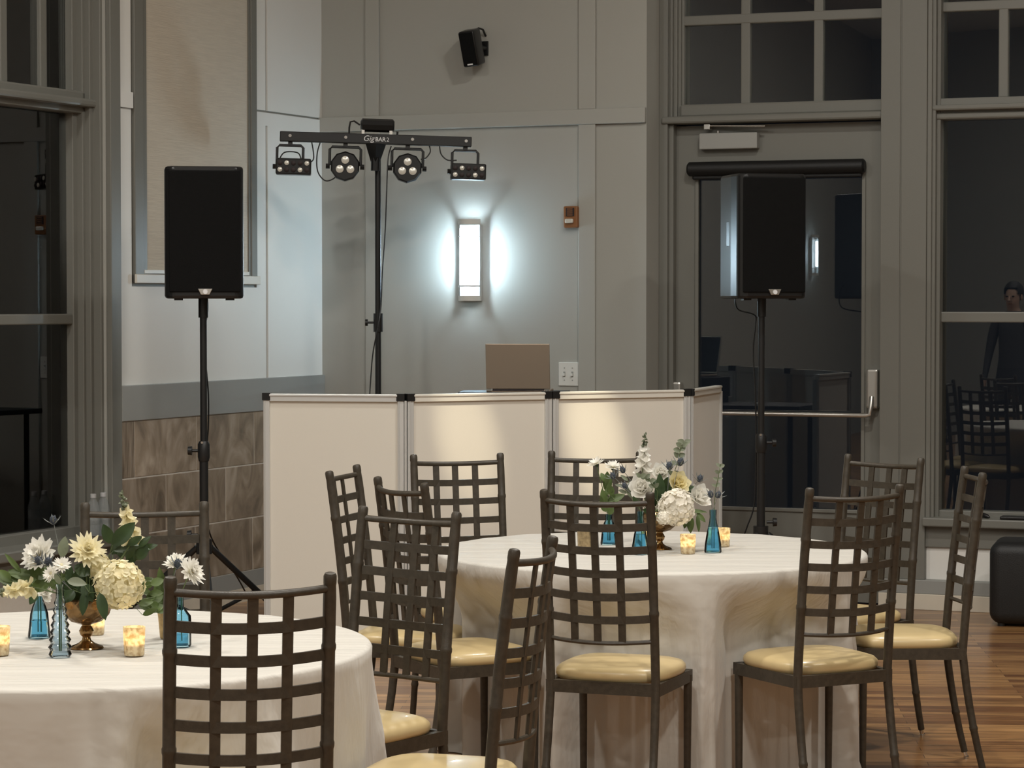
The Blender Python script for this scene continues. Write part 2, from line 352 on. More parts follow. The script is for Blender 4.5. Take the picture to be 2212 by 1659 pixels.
# slate tiles
th = (Zr0 - Zt0) / 3.0
x_ref = [WL.ux(540), WL.ux(478), WL.ux(540) + 0.02]
tb = bm_(); box(tb, (-0.2975, -0.006, -th / 2 + 0.0035), (0.2975, 0.006, th / 2 - 0.0035))
bmesh.ops.recalc_face_normals(tb, faces=tb.faces); bmesh.ops.bevel(tb, geom=[e for e in tb.edges], offset=0.002, segments=1, profile=0.5, affect='EDGES')
tile_me = mesh_of(tb, 'slate_tile', 'slate_tile')
for row in range(3):
    z = Zr0 - th * (row + 0.5); k0 = -1
    for k in range(-2, 12):
        u = x_ref[row] + 0.3 + k * 0.602
        if u + 0.3 < 0.02: continue
        if u > 4.2: break
        lo, hi = max(u - 0.2975, 0.003), u + 0.2975
        if z + th / 2 > LZ0 - 0.15: hi = min(hi, uLc)
        if hi - lo < 0.02: continue
        M = Matrix.Translation(WL.p((lo + hi) / 2, z, 0.018)) @ Matrix.Rotation(WL.rot(), 4, 'Z') @ Matrix.Diagonal(((hi - lo) / 0.595, 1, 1, 1))
        inst('tile', tile_me, wall_left, M)
base = bm_(); wbox(base, WL, 0, 8.5, 0.075, Zt0, 0, 0.028); struct('baseboard_left', base, 'rail_paint')
base = bm_(); wbox(base, WL, 0, 8.5, 0, 0.075, 0, 0.03); struct('trim_1', base, 'base_tile')
# shade window on the left wall
b = bm_(); zt = 4.3
for (u0, u1, z0, z1, w0, w1) in [(uf0, WL.ux(545, 0.022), zf0, zt, 0.0, 0.022), (WL.ux(312, 0.022), uf1, zf0, zt, 0.0, 0.022), (uf0, uf1, zf0, WL.px(440, 594, 0.022)[1], 0.0, 0.025), (uf0, uf1, zt, zt + 0.1, 0, 0.022)]:
    wbox(b, WL, u0, u1, z0, z1, w0, w1)
win2 = struct('window_2', b, 'trim_paint', bevel=0.004)
s0, s1 = WL.ux(545, 0.022), WL.ux(312, 0.022); zs = WL.px(440, 594, 0.022)[1]
wpart('roller_shade', WL, s0 + 0.015, s1 - 0.015, zs + 0.004, zt, 0.002, 0.006, 'shade_cloth', win2)
wpart('hem_bar', WL, s0 + 0.015, s1 - 0.015, zs + 0.002, zs + 0.022, 0.006, 0.014, 'white_frame', win2, 0.002)
wpart('side_channel', WL, s0 - 0.0, s0 + 0.018, zs, zt, 0.002, 0.014, 'trim_paint', win2)
wpart('side_channel', WL, s1 - 0.045, s1, zs, zt, 0.002, 0.012, 'trim_paint', win2)
wpart('sill', WL, uf0 - 0.01, uf1 + 0.01, zf0 - 0.003, zf0 + 0.042, 0.022, 0.036, 'white_frame', win2, 0.003)
# left window 1 : opening uLw .. uLw2
b = bm_(); GW = -0.17
wbox(b, WL, uLw - 0.005, uLc, LZ0 - 0.12, LZ1 + 0.1, 0, 0.03)                    # casing on the wall face
for i, (du, w0, w1) in enumerate([(0.02, -0.20, -0.015), (0.045, -0.20, -0.06), (0.065, -0.20, -0.09), (0.10, -0.20, -0.125)]):
    wbox(b, WL, uLw - 0.004, uLw + du, LZ0, LZ1, w0, w1)
wbox(b, WL, uLw, uLw2, LZ0 - 0.03, LZ0 + 0.05, -0.22, -0.11)
wbox(b, WL, uLw2 - 0.1, uLw2, LZ0, LZ1, -0.22, -0.1); wbox(b, WL, uLw, uLw2, LZ1 - 0.1, LZ1, -0.22, -0.1)
win1 = struct('window_1', b, 'trim_paint', bevel=0.004)
zh = WL.px(60, 210, -0.12)[1]
wpart('transom_bar', WL, uLw + 0.02, uLw2, zh - 0.05, zh + 0.06, -0.2, -0.09, 'trim_paint', win1, 0.01)
wpart('transom_moulding', WL, uLw + 0.005, uLw2, zh - 0.02, zh + 0.02, -0.1, -0.04, 'trim_paint', win1, 0.012)
zm = WL.px(60, 690, GW)[1]
wpart('meeting_rail', WL, uLw + 0.10, uLw2 - 0.1, zm - 0.026, zm + 0.026, -0.19, -0.13, 'trim_paint', win1, 0.006)
for xx in (89, 3, -83, -170, -260):
    u = WL.ux(xx, GW)
    wpart('muntin', WL, u - 0.028, u + 0.028, zh + 0.06, LZ1 - 0.1, -0.19, -0.145, 'trim_paint', win1, 0.006)
def pane(W, u0, u1, z0, z1, wv, parent): return wpart('pane', W, u0, u1, z0, z1, wv - 0.004, wv + 0.004, 'window_glass', parent)
pane(WL, uLw + 0.09, uLw2 - 0.09, LZ0 + 0.04, zm - 0.02, GW, win1); pane(WL, uLw + 0.09, uLw2 - 0.09, zm + 0.02, zh - 0.04, GW, win1)
us = [uLw + 0.09] + [WL.ux(xx, GW) for xx in (89, 3, -83, -170, -260)] + [uLw2 - 0.09]
for a, c in zip(us, us[1:]): pane(WL, a + 0.01, c - 0.01, zh + 0.05, LZ1 - 0.09, GW, win1)
wpart('sill', WL, uLw, uLw2, LZ0 - 0.05, LZ0, -0.13, 0.07, 'trim_paint', win1, 0.008)
wpart('apron', WL, uLw, uLw2, LZ0 - 0.17, LZ0 - 0.05, 0, 0.03, 'trim_paint', win1, 0.004)
# --- sconce wall ----------------------------------------------------
uSe = WS.ux(1396)
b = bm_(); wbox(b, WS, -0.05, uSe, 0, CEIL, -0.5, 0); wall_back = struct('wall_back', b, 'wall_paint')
def board(W, x0, x1, z0, z1, wv, parent, name='batten'):
    return wpart(name, W, W.ux(x0), W.ux(x1), z0, z1, 0, wv, 'wall_paint', parent, 0.003)
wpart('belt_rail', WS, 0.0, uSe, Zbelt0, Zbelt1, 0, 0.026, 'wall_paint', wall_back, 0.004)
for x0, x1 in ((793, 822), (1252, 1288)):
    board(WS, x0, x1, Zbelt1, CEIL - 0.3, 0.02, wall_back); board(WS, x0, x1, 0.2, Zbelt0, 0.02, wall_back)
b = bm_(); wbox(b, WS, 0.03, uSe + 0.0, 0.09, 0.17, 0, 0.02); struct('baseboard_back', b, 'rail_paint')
# --- door and window wall -------------------------------------------
ud0, ud1 = WD.ux(1441), WD.ux(1907)
uw0 = WD.ux(2021); uw1 = uw0 + 2.6
WZ0 = WD.px(2060, 1112, 0)[1]; DT = 4.2
b = bm_()
wbox(b, WD, uSe - 0.02, ud0, 0, CEIL, -0.3, 0); wbox(b, WD, ud0, ud1, DT, CEIL, -0.3, 0); wbox(b, WD, ud1, uw0, 0, CEIL, -0.3, 0)
wbox(b, WD, uw0, uw1, 0, WZ0 - 0.02, -0.3, 0); wbox(b, WD, uw0, uw1, DT, CEIL, -0.3, 0); wbox(b, WD, uw1, 13, 0, CEIL, -0.3, 0)
wall_front = struct('wall_door', b, 'trim_paint')
# door frame and transom
zs0 = WD.px(1670, 262, 0.04)[1]; zs1 = WD.px(1670, 232, 0.04)[1]
b = bm_()
wbox(b, WD, ud0 - 0.04, ud0 + 0.01, 0, DT, 0, 0.03); wbox(b, WD, ud0, ud0 + 0.035, 0, zs0, -0.16, 0)
for du, w1 in ((0.025, -0.01), (0.045, -0.035), (0.06, -0.055), (0.075, -0.07)): wbox(b, WD, ud0, ud0 + du, zs0, DT, -0.18, w1)
wbox(b, WD, ud0, ud1, DT - 0.1, DT, -0.16, -0.04)
trim = struct('trim_2', b, 'trim_paint', bevel=0.004)
b = bm_(); wbox(b, WD, ud0 - 0.025, ud1, zs0, zs1 - 0.035, -0.16, 0.045); wbox(b, WD, ud0 + 0.06, ud1, zs1 - 0.035, zs1 + 0.035, -0.16, -0.03); win3 = struct('window_3', b, 'trim_paint', bevel=0.012)
m1, m2 = WD.ux(1609, -0.08), WD.ux(1766, -0.08); zr = WD.px(1690, 37, -0.08)[1]
for mm in (m1, m2): wpart('muntin', WD, mm - 0.026, mm + 0.026, zs1, DT, -0.13, -0.075, 'trim_paint', win3, 0.006)
zrs = [zr, zr + 0.56]
for z in zrs: wpart('muntin', WD, ud0 + 0.06, ud1, z - 0.027, z + 0.027, -0.128, -0.073, 'trim_paint', win3, 0.006)
for a, c in zip([ud0 + 0.06, m1, m2], [m1, m2, ud1 - 0.02]):
    for z0, z1 in zip([zs1 + 0.02, zr, zrs[1]], [zr, zrs[1], DT]): pane(WD, a + 0.008, c - 0.008, z0 + 0.008, z1 - 0.008, -0.10, win3)
# door leaf
LW = -0.06
du0, du1 = WD.ux(1454, LW), ud1 - 0.003
gx0, gx1 = WD.ux(1507, LW), WD.ux(1864, LW)
gz0, gz1 = WD.px(1650, 1098, LW)[1], WD.px(1690, 375, LW)[1]
dz1 = zs0 - 0.008
b = bm_(); w0, w1 = LW - 0.045, LW
wbox(b, WD, du0, gx0, 0.01, dz1, w0, w1); wbox(b, WD, gx1, du1, 0.01, dz1, w0, w1); wbox(b, WD, gx0, gx1, 0.01, gz0, w0, w1); wbox(b, WD, gx0, gx1, gz1, dz1, w0, w1)
door = struct('door_1', b, 'trim_paint')
pane(WD, gx0 - 0.005, gx1 + 0.005, gz0 - 0.005, gz1 + 0.005, LW - 0.022, door)
b = bm_()
for a, c, z0, z1 in ((gx0 - 0.014, gx0 + 0.006, gz0, gz1), (gx1 - 0.006, gx1 + 0.014, gz0, gz1), (gx0, gx1, gz0 - 0.014, gz0 + 0.006)): wbox(b, WD, a, c, z0, z1, LW - 0.005, LW + 0.012)
obj('glazing_bead', b, 'trim_paint', door, bevel=0.003)
def wtube(name, W, pts, r, m, parent, seg=12):
    bb = bm_(); tube(bb, [W.p(*p) for p in pts], r, seg); return obj(name, bb, m, parent, smooth=True)
zb = WD.px(1720, 895, LW + 0.07)[1]; ubL, ubR = WD.ux(1467, LW), WD.ux(1889, LW)
wtube('push_bar', WD, [(ubL + 0.02, zb, LW + 0.03), (ubL + 0.04, zb, LW + 0.075), (ubR - 0.03, zb, LW + 0.075), (ubR - 0.005, zb + 0.005, LW + 0.075), (ubR, zb + 0.05, LW + 0.075), (ubR, zb + 0.10, LW + 0.055)], 0.013, 'satin_metal', door)
hz0, hz1 = WD.px(1889, 882, LW)[1], WD.px(1889, 797, LW)[1]
wpart('bar_housing', WD, ubR - 0.033, ubR + 0.033, hz0, hz1, LW, LW + 0.055, 'satin_metal', door, 0.012)
hz0, hz1 = WD.px(1467, 905, LW)[1], WD.px(1467, 824, LW)[1]
wpart('bar_housing', WD, ubL - 0.026, ubL + 0.026, hz0, hz1, LW, LW + 0.055, 'satin_metal', door, 0.012)
# door closer
c0, c1 = WD.ux(1510, LW + 0.05), WD.ux(1635, LW + 0.05); cz0, cz1 = WD.px(1570, 322, LW + 0.05)[1], WD.px(1570, 287, LW + 0.05)[1]
cl = wpart('door_closer', WD, c0, c1, cz0, cz1, LW, LW + 0.06, 'closer_grey', door, 0.006)
def child_of_part(o, p): o.parent = p; return o
zc = cz1 + 0.03; uc = WD.ux(1527, LW + 0.05)
wtube('closer_arm', WD, [(uc, zc + 0.012, LW + 0.05), (WD.ux(1655, LW + 0.05), zc, LW + 0.08)], 0.006, 'chrome', cl)
wpart('closer_shoe', WD, uc - 0.016, uc + 0.02, zc - 0.012, zc + 0.022, LW + 0.02, LW + 0.07, 'chrome', cl, 0.004)
wtube('closer_spindle', WD, [(WD.ux(1548, LW + 0.05), cz1 - 0.005, LW + 0.03), (WD.ux(1548, LW + 0.05), cz1 + 0.014, LW + 0.03)], 0.008, 'chrome', cl)
# roller blind cassette over the glass
bz = WD.px(1680, 362, LW + 0.05)[1]; bu0, bu1 = WD.ux(1486, LW + 0.04), WD.ux(1868, LW + 0.04)
t = thing('roller_blind', 'rolled-up black blind cassette mounted across the door glass top', 'blind', WD.p((bu0 + bu1) / 2, bz - 0.05, LW))
b = bm_(); tube(b, [WD.p(bu0, bz, LW + 0.047), WD.p(bu0 + 0.01, bz, LW + 0.047), WD.p(bu1 - 0.01, bz, LW + 0.047), WD.p(bu1, bz, LW + 0.047)], [0.030, 0.040, 0.040, 0.030], 16); obj('cassette', b, 'black_vinyl', t, smooth=True, world=True)
b = bm_(); wbox(b, WD, bu0 + 0.025, bu1 - 0.02, bz - 0.058, bz - 0.02, LW + 0.013, LW + 0.05); obj('hem_bar', b, 'black_vinyl', t, world=True, bevel=0.008)
# pilaster between door and window
b = bm_(); p0, p1 = ud1 - 0.002, WD.ux(2000, 0.06)
pm = WD.ux(1944, 0.06)
wbox(b, WD, p0, pm - 0.003, 0.16, CEIL - 0.3, 0, 0.06); wbox(b, WD, pm + 0.003, p1, 0.16, CEIL - 0.3, 0, 0.06); wbox(b, WD, p0 + 0.01, p1 - 0.01, 0.16, CEIL - 0.3, 0, 0.054); struct('trim_3', b, 'trim_paint', bevel=0.003)
# right window
b = bm_()
for du, w1 in ((-0.005, 0.05), (0.012, 0.03), (0.03, -0.01)): wbox(b, WD, p1, uw0 + du - 0.03 + 0.02, WZ0 - 0.02, DT, -0.12, w1)
wbox(b, WD, uw0, uw0 + 0.012, WZ0, DT, -0.14, -0.05); wbox(b, WD, uw0, uw1, WZ0 - 0.03, WZ0 + 0.02, -0.14, -0.03); wbox(b, WD, uw0, uw1, DT - 0.08, DT, -0.14, -0.03); wbox(b, WD, uw1 - 0.05, uw1, WZ0, DT, -0.14, 0)
win4 = struct('window_4', b, 'trim_paint', bevel=0.004)
zt0, zt1 = WD.px(2100, 244, 0)[1], WD.px(2100, 210, 0)[1]; GD = -0.09
wpart('transom_bar', WD, uw0 - 0.05, uw1, zt0, zt1, -0.13, -0.015, 'trim_paint', win4, 0.006)
wpart('transom_moulding', WD, uw0 - 0.05, uw1, zt0 - 0.03, zt0 + 0.005, -0.13, 0.0, 'trim_paint', win4, 0.01)
wpart('transom_moulding', WD, uw0 - 0.07, uw1, zt0 + 0.015, zt0 + 0.045, -0.05, 0.035, 'trim_paint', win4, 0.01)
zm = WD.px(2100, 685, GD)[1]; wpart('meeting_rail', WD, uw0, uw1 - 0.04, zm - 0.028, zm + 0.028, -0.115, -0.06, 'trim_paint', win4, 0.006)
zq = WD.px(2100, 14, GD)[1]; mus = [WD.ux(2166, GD) + k * 0.38 for k in range(6)]
for z in (zq, zq + 0.53): wpart('muntin', WD, uw0, uw1 - 0.04, z - 0.026, z + 0.026, -0.112, -0.062, 'trim_paint', win4, 0.006)
for u in mus: wpart('muntin', WD, u - 0.026, u + 0.026, zt1, DT - 0.05, -0.115, -0.064, 'trim_paint', win4, 0.006)
pane(WD, uw0 + 0.004, uw1 - 0.04, WZ0 + 0.012, zm - 0.02, GD, win4); pane(WD, uw0 + 0.004, uw1 - 0.04, zm + 0.02, zt0, GD, win4)
us = [uw0 + 0.0] + mus + [uw1 - 0.05]
for a, c in zip(us, us[1:]):
    for z0, z1 in ((zt1, zq), (zq, zq + 0.53), (zq + 0.53, DT - 0.07)): pane(WD, a + 0.006, c - 0.006, z0 + 0.006, z1 - 0.006, GD, win4)
wpart('sill', WD, p1 - 0.01, uw1 + 0.1, WZ0 - 0.06, WZ0 - 0.012, -0.12, 0.09, 'trim_paint', win4, 0.008)
wpart('apron', WD, p1 - 0.005, uw1 + 0.1, WZ0 - 0.175, WZ0 - 0.06, 0, 0.03, 'trim_paint', win4, 0.004)
wpart('lower_panel', WD, p1 - 0.005, uw1 + 0.1, 0.16, WZ0 - 0.175, 0, 0.012, 'panel_paint', wall_front)
b = bm_(); wbox(b, WD, ud1 + 0.0, 13, 0.085, 0.16, 0, 0.075); struct('baseboard_right', b, 'rail_paint', bevel=0.004)
b = bm_(); wbox(b, WD, ud1 + 0.0, 13, 0, 0.085, 0, 0.08); struct('trim_4', b, 'base_tile', bevel=0.003)
# ------------------------------------------------------------------ ceiling lamps (out of the frame)
for i, (x, y) in enumerate(LAMPS):
    t = thing('ceiling_light', 'round recessed ceiling light with white trim ring', 'ceiling light', (x, y, CEIL), 0, 'recessed ceiling lights')
    b = bm_(); lathe(b, [(0.20, -0.0), (0.24, -0.0), (0.24, -0.03), (0.20, -0.045), (0.19, -0.02)], 28, close_bot=False); obj('trim_ring', b, 'white_plastic', t, smooth=True)
for i, (a, _, _) in enumerate(SPOTS):
    t = thing('accent_light', 'small black ceiling accent spotlight aimed at the white booth', 'spotlight', (a[0], a[1], CEIL), 0, 'ceiling accent spotlights')
    b = bm_(); lathe(b, [(0.05, 0), (0.07, 0), (0.07, -0.16), (0.05, -0.16)], 20, close_bot=False); obj('can', b, 'black_metal', t, smooth=True)
# ------------------------------------------------------------------ wall sconces
def sconce(W, u, z, label, sfx=''):
    t = thing('wall_sconce' + sfx, label, 'wall light', W.p(u, z, 0), W.rot())
    def wp(name, du0, du1, dz0, dz1, w0, w1, m, par=t, bv=0.0):
        bb = bm_(); wbox(bb, W, u + du0, u + du1, z + dz0, z + dz1, w0, w1); return obj(name, bb, m, par, world=True, bevel=bv)
    wp('backplate', -0.062, 0.062, -0.235, 0.195, 0.0, 0.040, 'aluminium', bv=0.004)
    n = 12; bb = bm_(); tube(bb, [W.p(u, z - 0.13, 0.078), W.p(u, z + 0.15, 0.078)], 0.012, 12)
    obj('light_tube' + sfx, bb, 'sconce_glow', t, world=True, smooth=True)
    def shell(name, z0, z1, m, R0=0.064, d0=0.066):
        bb = bm_(); cols = [(u + R0 * math.cos(PI * k / n), 0.034 + d0 * math.sin(PI * k / n)) for k in range(n + 1)]
        lo = [bb.verts.new(W.p(c[0], z + z0, c[1])) for c in cols]; hi = [bb.verts.new(W.p(c[0], z + z1, c[1])) for c in cols]
        for k in range(n): bb.faces.new((lo[k], lo[k + 1], hi[k + 1], hi[k]))
        return obj(name, bb, m, t, world=True, smooth=True)
    shell('glass_shade', -0.235, 0.225, 'clear_plastic'); shell('diffuser' + sfx, -0.15, 0.175, 'diffuser_glow', 0.060, 0.060); shell('metal_band', -0.155, -0.147, 'aluminium', 0.066, 0.068); shell('metal_band', 0.125, 0.129, 'aluminium', 0.066, 0.068)
    shell('end_band', -0.235, -0.205, 'white_plastic', 0.0655, 0.0675); shell('end_band', 0.195, 0.225, 'white_plastic', 0.0655, 0.0675)
    return t
su, sz = WS.px(1016, 560, 0.03); sconce(WS, su, sz, 'lit curved white wall sconce above the open laptop')
# the second sconce hangs far along the left wall, out of the frame; it shows as a reflection in the door glass
sconce(WL, 14.36, 2.17, 'lit curved white wall sconce on the long left wall', '_offscreen')
# ------------------------------------------------------------------ small wall fittings
u, z = WS.px(1020, 104, 0.1)
t = thing('wall_speaker', 'small tilted black wall speaker high above the sconce', 'speaker', WS.p(u, z, 0.0), WS.rot())
M = Matrix.Translation(WS.p(u, z, 0.115)) @ Matrix.Rotation(WS.rot() + math.radians(2), 4, 'Z') @ Matrix.Rotation(math.radians(-5), 4, 'Y') @ Matrix.Rotation(math.radians(14), 4, 'X')
def mbox(a, c, MM, bev=0.0):
    bb = bm_(); box(bb, a, c)
    bmesh.ops.recalc_face_normals(bb, faces=bb.faces)
    if bev: bmesh.ops.bevel(bb, geom=list(bb.edges), offset=bev, segments=3, profile=0.5, affect='EDGES')
    bmesh.ops.transform(bb, matrix=MM, verts=bb.verts); return bb
# local y points into the room after rotation by the wall's angle: room side is -y there
obj('cabinet', mbox((-0.045, -0.05, -0.10), (0.05, 0.06, 0.10), M, 0.012), 'black_plastic', t, world=True, smooth=True)
obj('grille', mbox((-0.04, -0.054, -0.092), (0.042, -0.045, 0.092), M, 0.003), 'black_grille', t, world=True)
obj('badge', mbox((-0.016, -0.056, -0.089), (0.016, -0.05, -0.081), M), 'print_white', t, world=True)
b = bm_(); tube(b, [WS.p(u + 0.035, z + 0.005, 0), WS.p(u + 0.025, z + 0.005, 0.13)], 0.016, 12); wbox(b, WS, u + 0.015, u + 0.055, z - 0.035, z + 0.045, 0, 0.012); obj('bracket', b, 'black_plastic', t, world=True)
b = bm_(); tube(b, [WS.p(u + 0.025, z + 0.085, 0.09), WS.p(u + 0.03, z + 0.112, 0.08), WS.p(u + 0.038, z + 0.108, 0.04), WS.p(u + 0.038, z + 0.075, 0.002)], 0.006, 8); obj('cable', b, 'black_plastic', t, world=True, smooth=True)
# fire strobe
u, z = WS.px(1234, 468, 0.03)
t = thing('alarm_strobe', 'bronze fire alarm strobe with clear lens on grey wall', 'alarm', WS.p(u, z, 0), WS.rot())
def wp(t, name, u0, u1, z0, z1, w0, w1, m, bv=0.0):
    bb = bm_(); wbox(bb, WS, u0, u1, z0, z1, w0, w1); return obj(name, bb, m, t, world=True, bevel=bv)
hs = wp(t, 'housing', u - 0.043, u + 0.043, z - 0.062, z + 0.058, 0, 0.045, 'bronze_plastic', 0.008)
wp(t, 'lens', u - 0.026, u + 0.022, z - 0.036, z - 0.012, 0.045, 0.066, 'lens', 0.006)
wp(t, 'sounder', u - 0.024, u + 0.024, z + 0.002, z + 0.048, 0.045, 0.05, 'dark_print')
for k in range(4): wp(t, 'slot', u - 0.016, u + 0.016, z + 0.006 + k * 0.011, z + 0.011 + k * 0.011, 0.05, 0.053, 'bronze_plastic')
# switch plate
u, z = WS.px(1229, 808, 0.0)
t = thing('light_switch', 'white double toggle light switch plate beside the laptop', 'switch', WS.p(u, z, 0), WS.rot())
wp(t, 'plate', u - 0.060, u + 0.060, z - 0.066, z + 0.066, 0, 0.008, 'white_plastic', 0.003)
for du in (-0.024, 0.024):
    wp(t, 'slot', u + du - 0.006, u + du + 0.006, z - 0.014, z + 0.014, 0.008, 0.0095, 'rail_paint')
    wp(t, 'toggle', u + du - 0.005, u + du + 0.005, z - 0.012, z + 0.004, 0.008, 0.022, 'white_plastic', 0.002)
    for dz in (-0.034, 0.034):
        wp(t, 'screw', u + du - 0.003, u + du + 0.003, z + dz - 0.003, z + dz + 0.003, 0.008, 0.0095, 'rail_paint')
# ------------------------------------------------------------------ speakers on stands
def pole_stand(name, label, base, ztop, az, knob_side, rz=0, leg_r=0.58):
    t = thing(name, label, 'stand', base, rz)
    def tb(nm, pts, r, par=t, m='black_metal', seg=12): bb = bm_(); tube(bb, pts, r, seg); return obj(nm, bb, m, par, smooth=True)
    zc = 0.93
    p = tb('lower_pole', [(0, 0, 0.10), (0, 0, zc)], 0.021)
    tb('upper_pole', [(0, 0, zc - 0.02), (0, 0, ztop)], 0.0165)
    tb('clamp', [(0, 0, zc - 0.04), (0, 0, zc - 0.02), (0, 0, zc + 0.04), (0, 0, zc + 0.055)], [0.024, 0.029, 0.029, 0.022])
    k = tb('clamp_knob', [(0.02 * knob_side, 0, zc + 0.01), (0.055 * knob_side, 0, zc + 0.01), (0.056 * knob_side, 0, zc + 0.01), (0.075 * knob_side, 0, zc + 0.01)], [0.007, 0.007, 0.022, 0.020])
    tb('pin', [(-0.005, -0.02, zc + 0.05), (-0.005, -0.03, zc + 0.05)], 0.006, m='chrome')
    zh = 0.48
    tb('hub', [(0, 0, zh - 0.03), (0, 0, zh + 0.04)], 0.038)
    tb('hub_knob', [(0.03 * knob_side, 0, zh + 0.06), (0.06 * knob_side, 0, zh + 0.06), (0.061 * knob_side, 0, zh + 0.06), (0.08 * knob_side, 0, zh + 0.06)], [0.007, 0.007, 0.022, 0.020])
    tb('lower_hub', [(0, 0, 0.13), (0, 0, 0.18)], 0.034)
    for k in range(3):
        a = az + k * 2 * PI / 3; ca, sa = math.cos(a), math.sin(a)
        lg = tb('leg', [(0.035 * ca, 0.035 * sa, zh), (leg_r * ca, leg_r * sa, 0.022)], 0.015)
        tb('foot', [((leg_r - 0.03) * ca, (leg_r - 0.03) * sa, 0.045), (leg_r * ca, leg_r * sa, 0.022), ((leg_r + 0.008) * ca, (leg_r + 0.008) * sa, 0.012)], [0.019, 0.021, 0.008], lg)
        tb('brace', [(0.03 * ca, 0.03 * sa, 0.155), (leg_r * 0.52 * ca, leg_r * 0.52 * sa, zh - (zh - 0.022) * 0.50)], 0.010)
    return t
def speaker(label, base, rz, wd=0.365, ht=0.618, dp=0.34):
    """front face looks along local -y; base = bottom centre of the front"""
    t = thing('loudspeaker', label, 'loudspeaker', base, rz)
    # plan outline: wide front, tapered rear
    W2 = wd / 2; prof = [(-W2, 0.03), (-W2 + 0.03, 0.0), (W2 - 0.03, 0.0), (W2, 0.03), (W2, 0.12), (W2 - 0.03, dp), (-W2 + 0.03, dp), (-W2, 0.12)]
    bb = bm_(); lo = [bb.verts.new((x, y, 0)) for x, y in prof]; hi = [bb.verts.new((x, y, ht)) for x, y in prof]
    for k in range(len(prof)): bb.faces.new((lo[k], lo[(k + 1) % 8], hi[(k + 1) % 8], hi[k]))
    bb.faces.new(lo); bb.faces.new(hi); obj('cabinet', bb, 'black_plastic', t, bevel=0.014)
    bb = bm_(); box(bb, (-W2 + 0.016, -0.008, 0.03), (W2 - 0.016, 0.004, ht - 0.02)); obj('grille', bb, 'black_grille', t, bevel=0.012)
    bb = bm_(); q = [(-0.034, 0.046), (0.034, 0.046), (0.02, 0.018), (-0.02, 0.018)]
    f = [bb.verts.new((x, -0.0135, z)) for x, z in q]; r = [bb.verts.new((x, -0.006, z)) for x, z in q]; bb.faces.new(f); bb.faces.new(r)
    for k in range(4): bb.faces.new((f[k], f[(k + 1) % 4], r[(k + 1) % 4], r[k]))
    lg = obj('badge', bb, 'satin_metal', t, bevel=0.002)
    bb = bm_(); tube(bb, [(0.0, -0.013, 0.032), (0.0, -0.018, 0.032)], 0.011, 16); obj('badge_disc', bb, 'print_white', lg)
    for sx in (-1, 1):
        bb = bm_(); box(bb, (sx * 0.12 - 0.02, 0.05, -0.008), (sx * 0.12 + 0.02, 0.09, 0.002)); obj('foot', bb, 'black_plastic', t)
    bb = bm_(); tube(bb, [(0, 0.16, -0.09), (0, 0.16, 0.0)], 0.023, 14); obj('pole_socket', bb, 'black_plastic', t, smooth=True)
    for sx in (-1, 1):
        bb = bm_(); box(bb, (sx * (W2 - 0.016) - 0.012, 0.14, ht * 0.42), (sx * (W2 - 0.016) + 0.012, 0.19, ht * 0.62))
        obj('side_handle', bb, 'black_plastic', t, bevel=0.003)
    return t
DL = 11.9
q = at(436, 645, DL); zb_ = at(436, 645, DL).z
rzL = math.radians(10)
sp = speaker('black loudspeaker on a pole in front of the fabric shade', (at(443, 645, DL).x, DL, zb_), rzL)
off = Matrix.Rotation(rzL, 4, 'Z') @ Vector((0, 0.16, 0))
pole_stand('speaker_stand', 'black tripod speaker stand in front of the slate tiles', (sp.location.x + off.x, DL + off.y, 0), zb_ - 0.085, math.radians(42), -1)
DR = 12.6; rzR = math.radians(17)
zr_ = at(1672, 645, DR).z
sp2 = speaker('black loudspeaker on a pole in front of the glass door', (at(1672, 645, DR).x, DR, zr_), rzR)
off2 = Matrix.Rotation(rzR, 4, 'Z') @ Vector((0, 0.16, 0))
pole_stand('speaker_stand', 'black tripod speaker stand in front of the glass door', (sp2.location.x + off2.x, DR + off2.y, 0), zr_ - 0.085, math.radians(112), 1)
def cable(name, label, pts, r=0.004, m='black_plastic'):
    # smooth through the points
    P = [Vector(p) for p in pts]; out = []
    for i in range(len(P) - 1):
        p0, p1, p2, p3 = P[max(i - 1, 0)], P[i], P[i + 1], P[min(i + 2, len(P) - 1)]
        for k in range(6):
            t = k / 6; out.append(0.5 * ((2 * p1) + (p2 - p0) * t + (2 * p0 - 5 * p1 + 4 * p2 - p3) * t * t + (3 * p1 - p0 - 3 * p2 + p3) * t ** 3))
    out.append(P[-1]); bb = bm_(); tube(bb, out, r, 6); return bb
YL = DL + off.y
def sp_pt(o, x, y, z): return root_matrix(o) @ Vector((x, y, z))
def beside(x, y, Y): return at(x, y, Y)
YB = YL + 0.034                                                       # just behind the pole
bb = cable('c', '', [sp_pt(sp, 0.03, 0.338, 0.09), sp_pt(sp, 0.03, 0.37, 0.03), sp_pt(sp, 0.03, 0.33, -0.06), at(441, 720, YB), at(444, 780, YB), at(450, 850, YB), at(450, 920, YB), at(447, 965, YB + 0.02), at(445, 1060, YB + 0.03), at(450, 1140, YB + 0.05), at(472, 1190, YB + 0.16), at(505, 1235, YB + 0.32), at(528, 1275, YB + 0.42), at(548, 1318, YB + 0.5), at(562, 1350, YB + 0.62), Vector((at(590, 1362, 12.8).x, 12.8, 0.006)), Vector((-0.85, 12.95, 0.006))])
tag(obj('speaker_cable', bb, 'black_plastic', smooth=True, loc=(sp.location.x, YL, 0)), 'thin black cable hanging down the stand by the slate tiles', 'cable')
YR = DR + off2.y
YQ = YR + 0.036
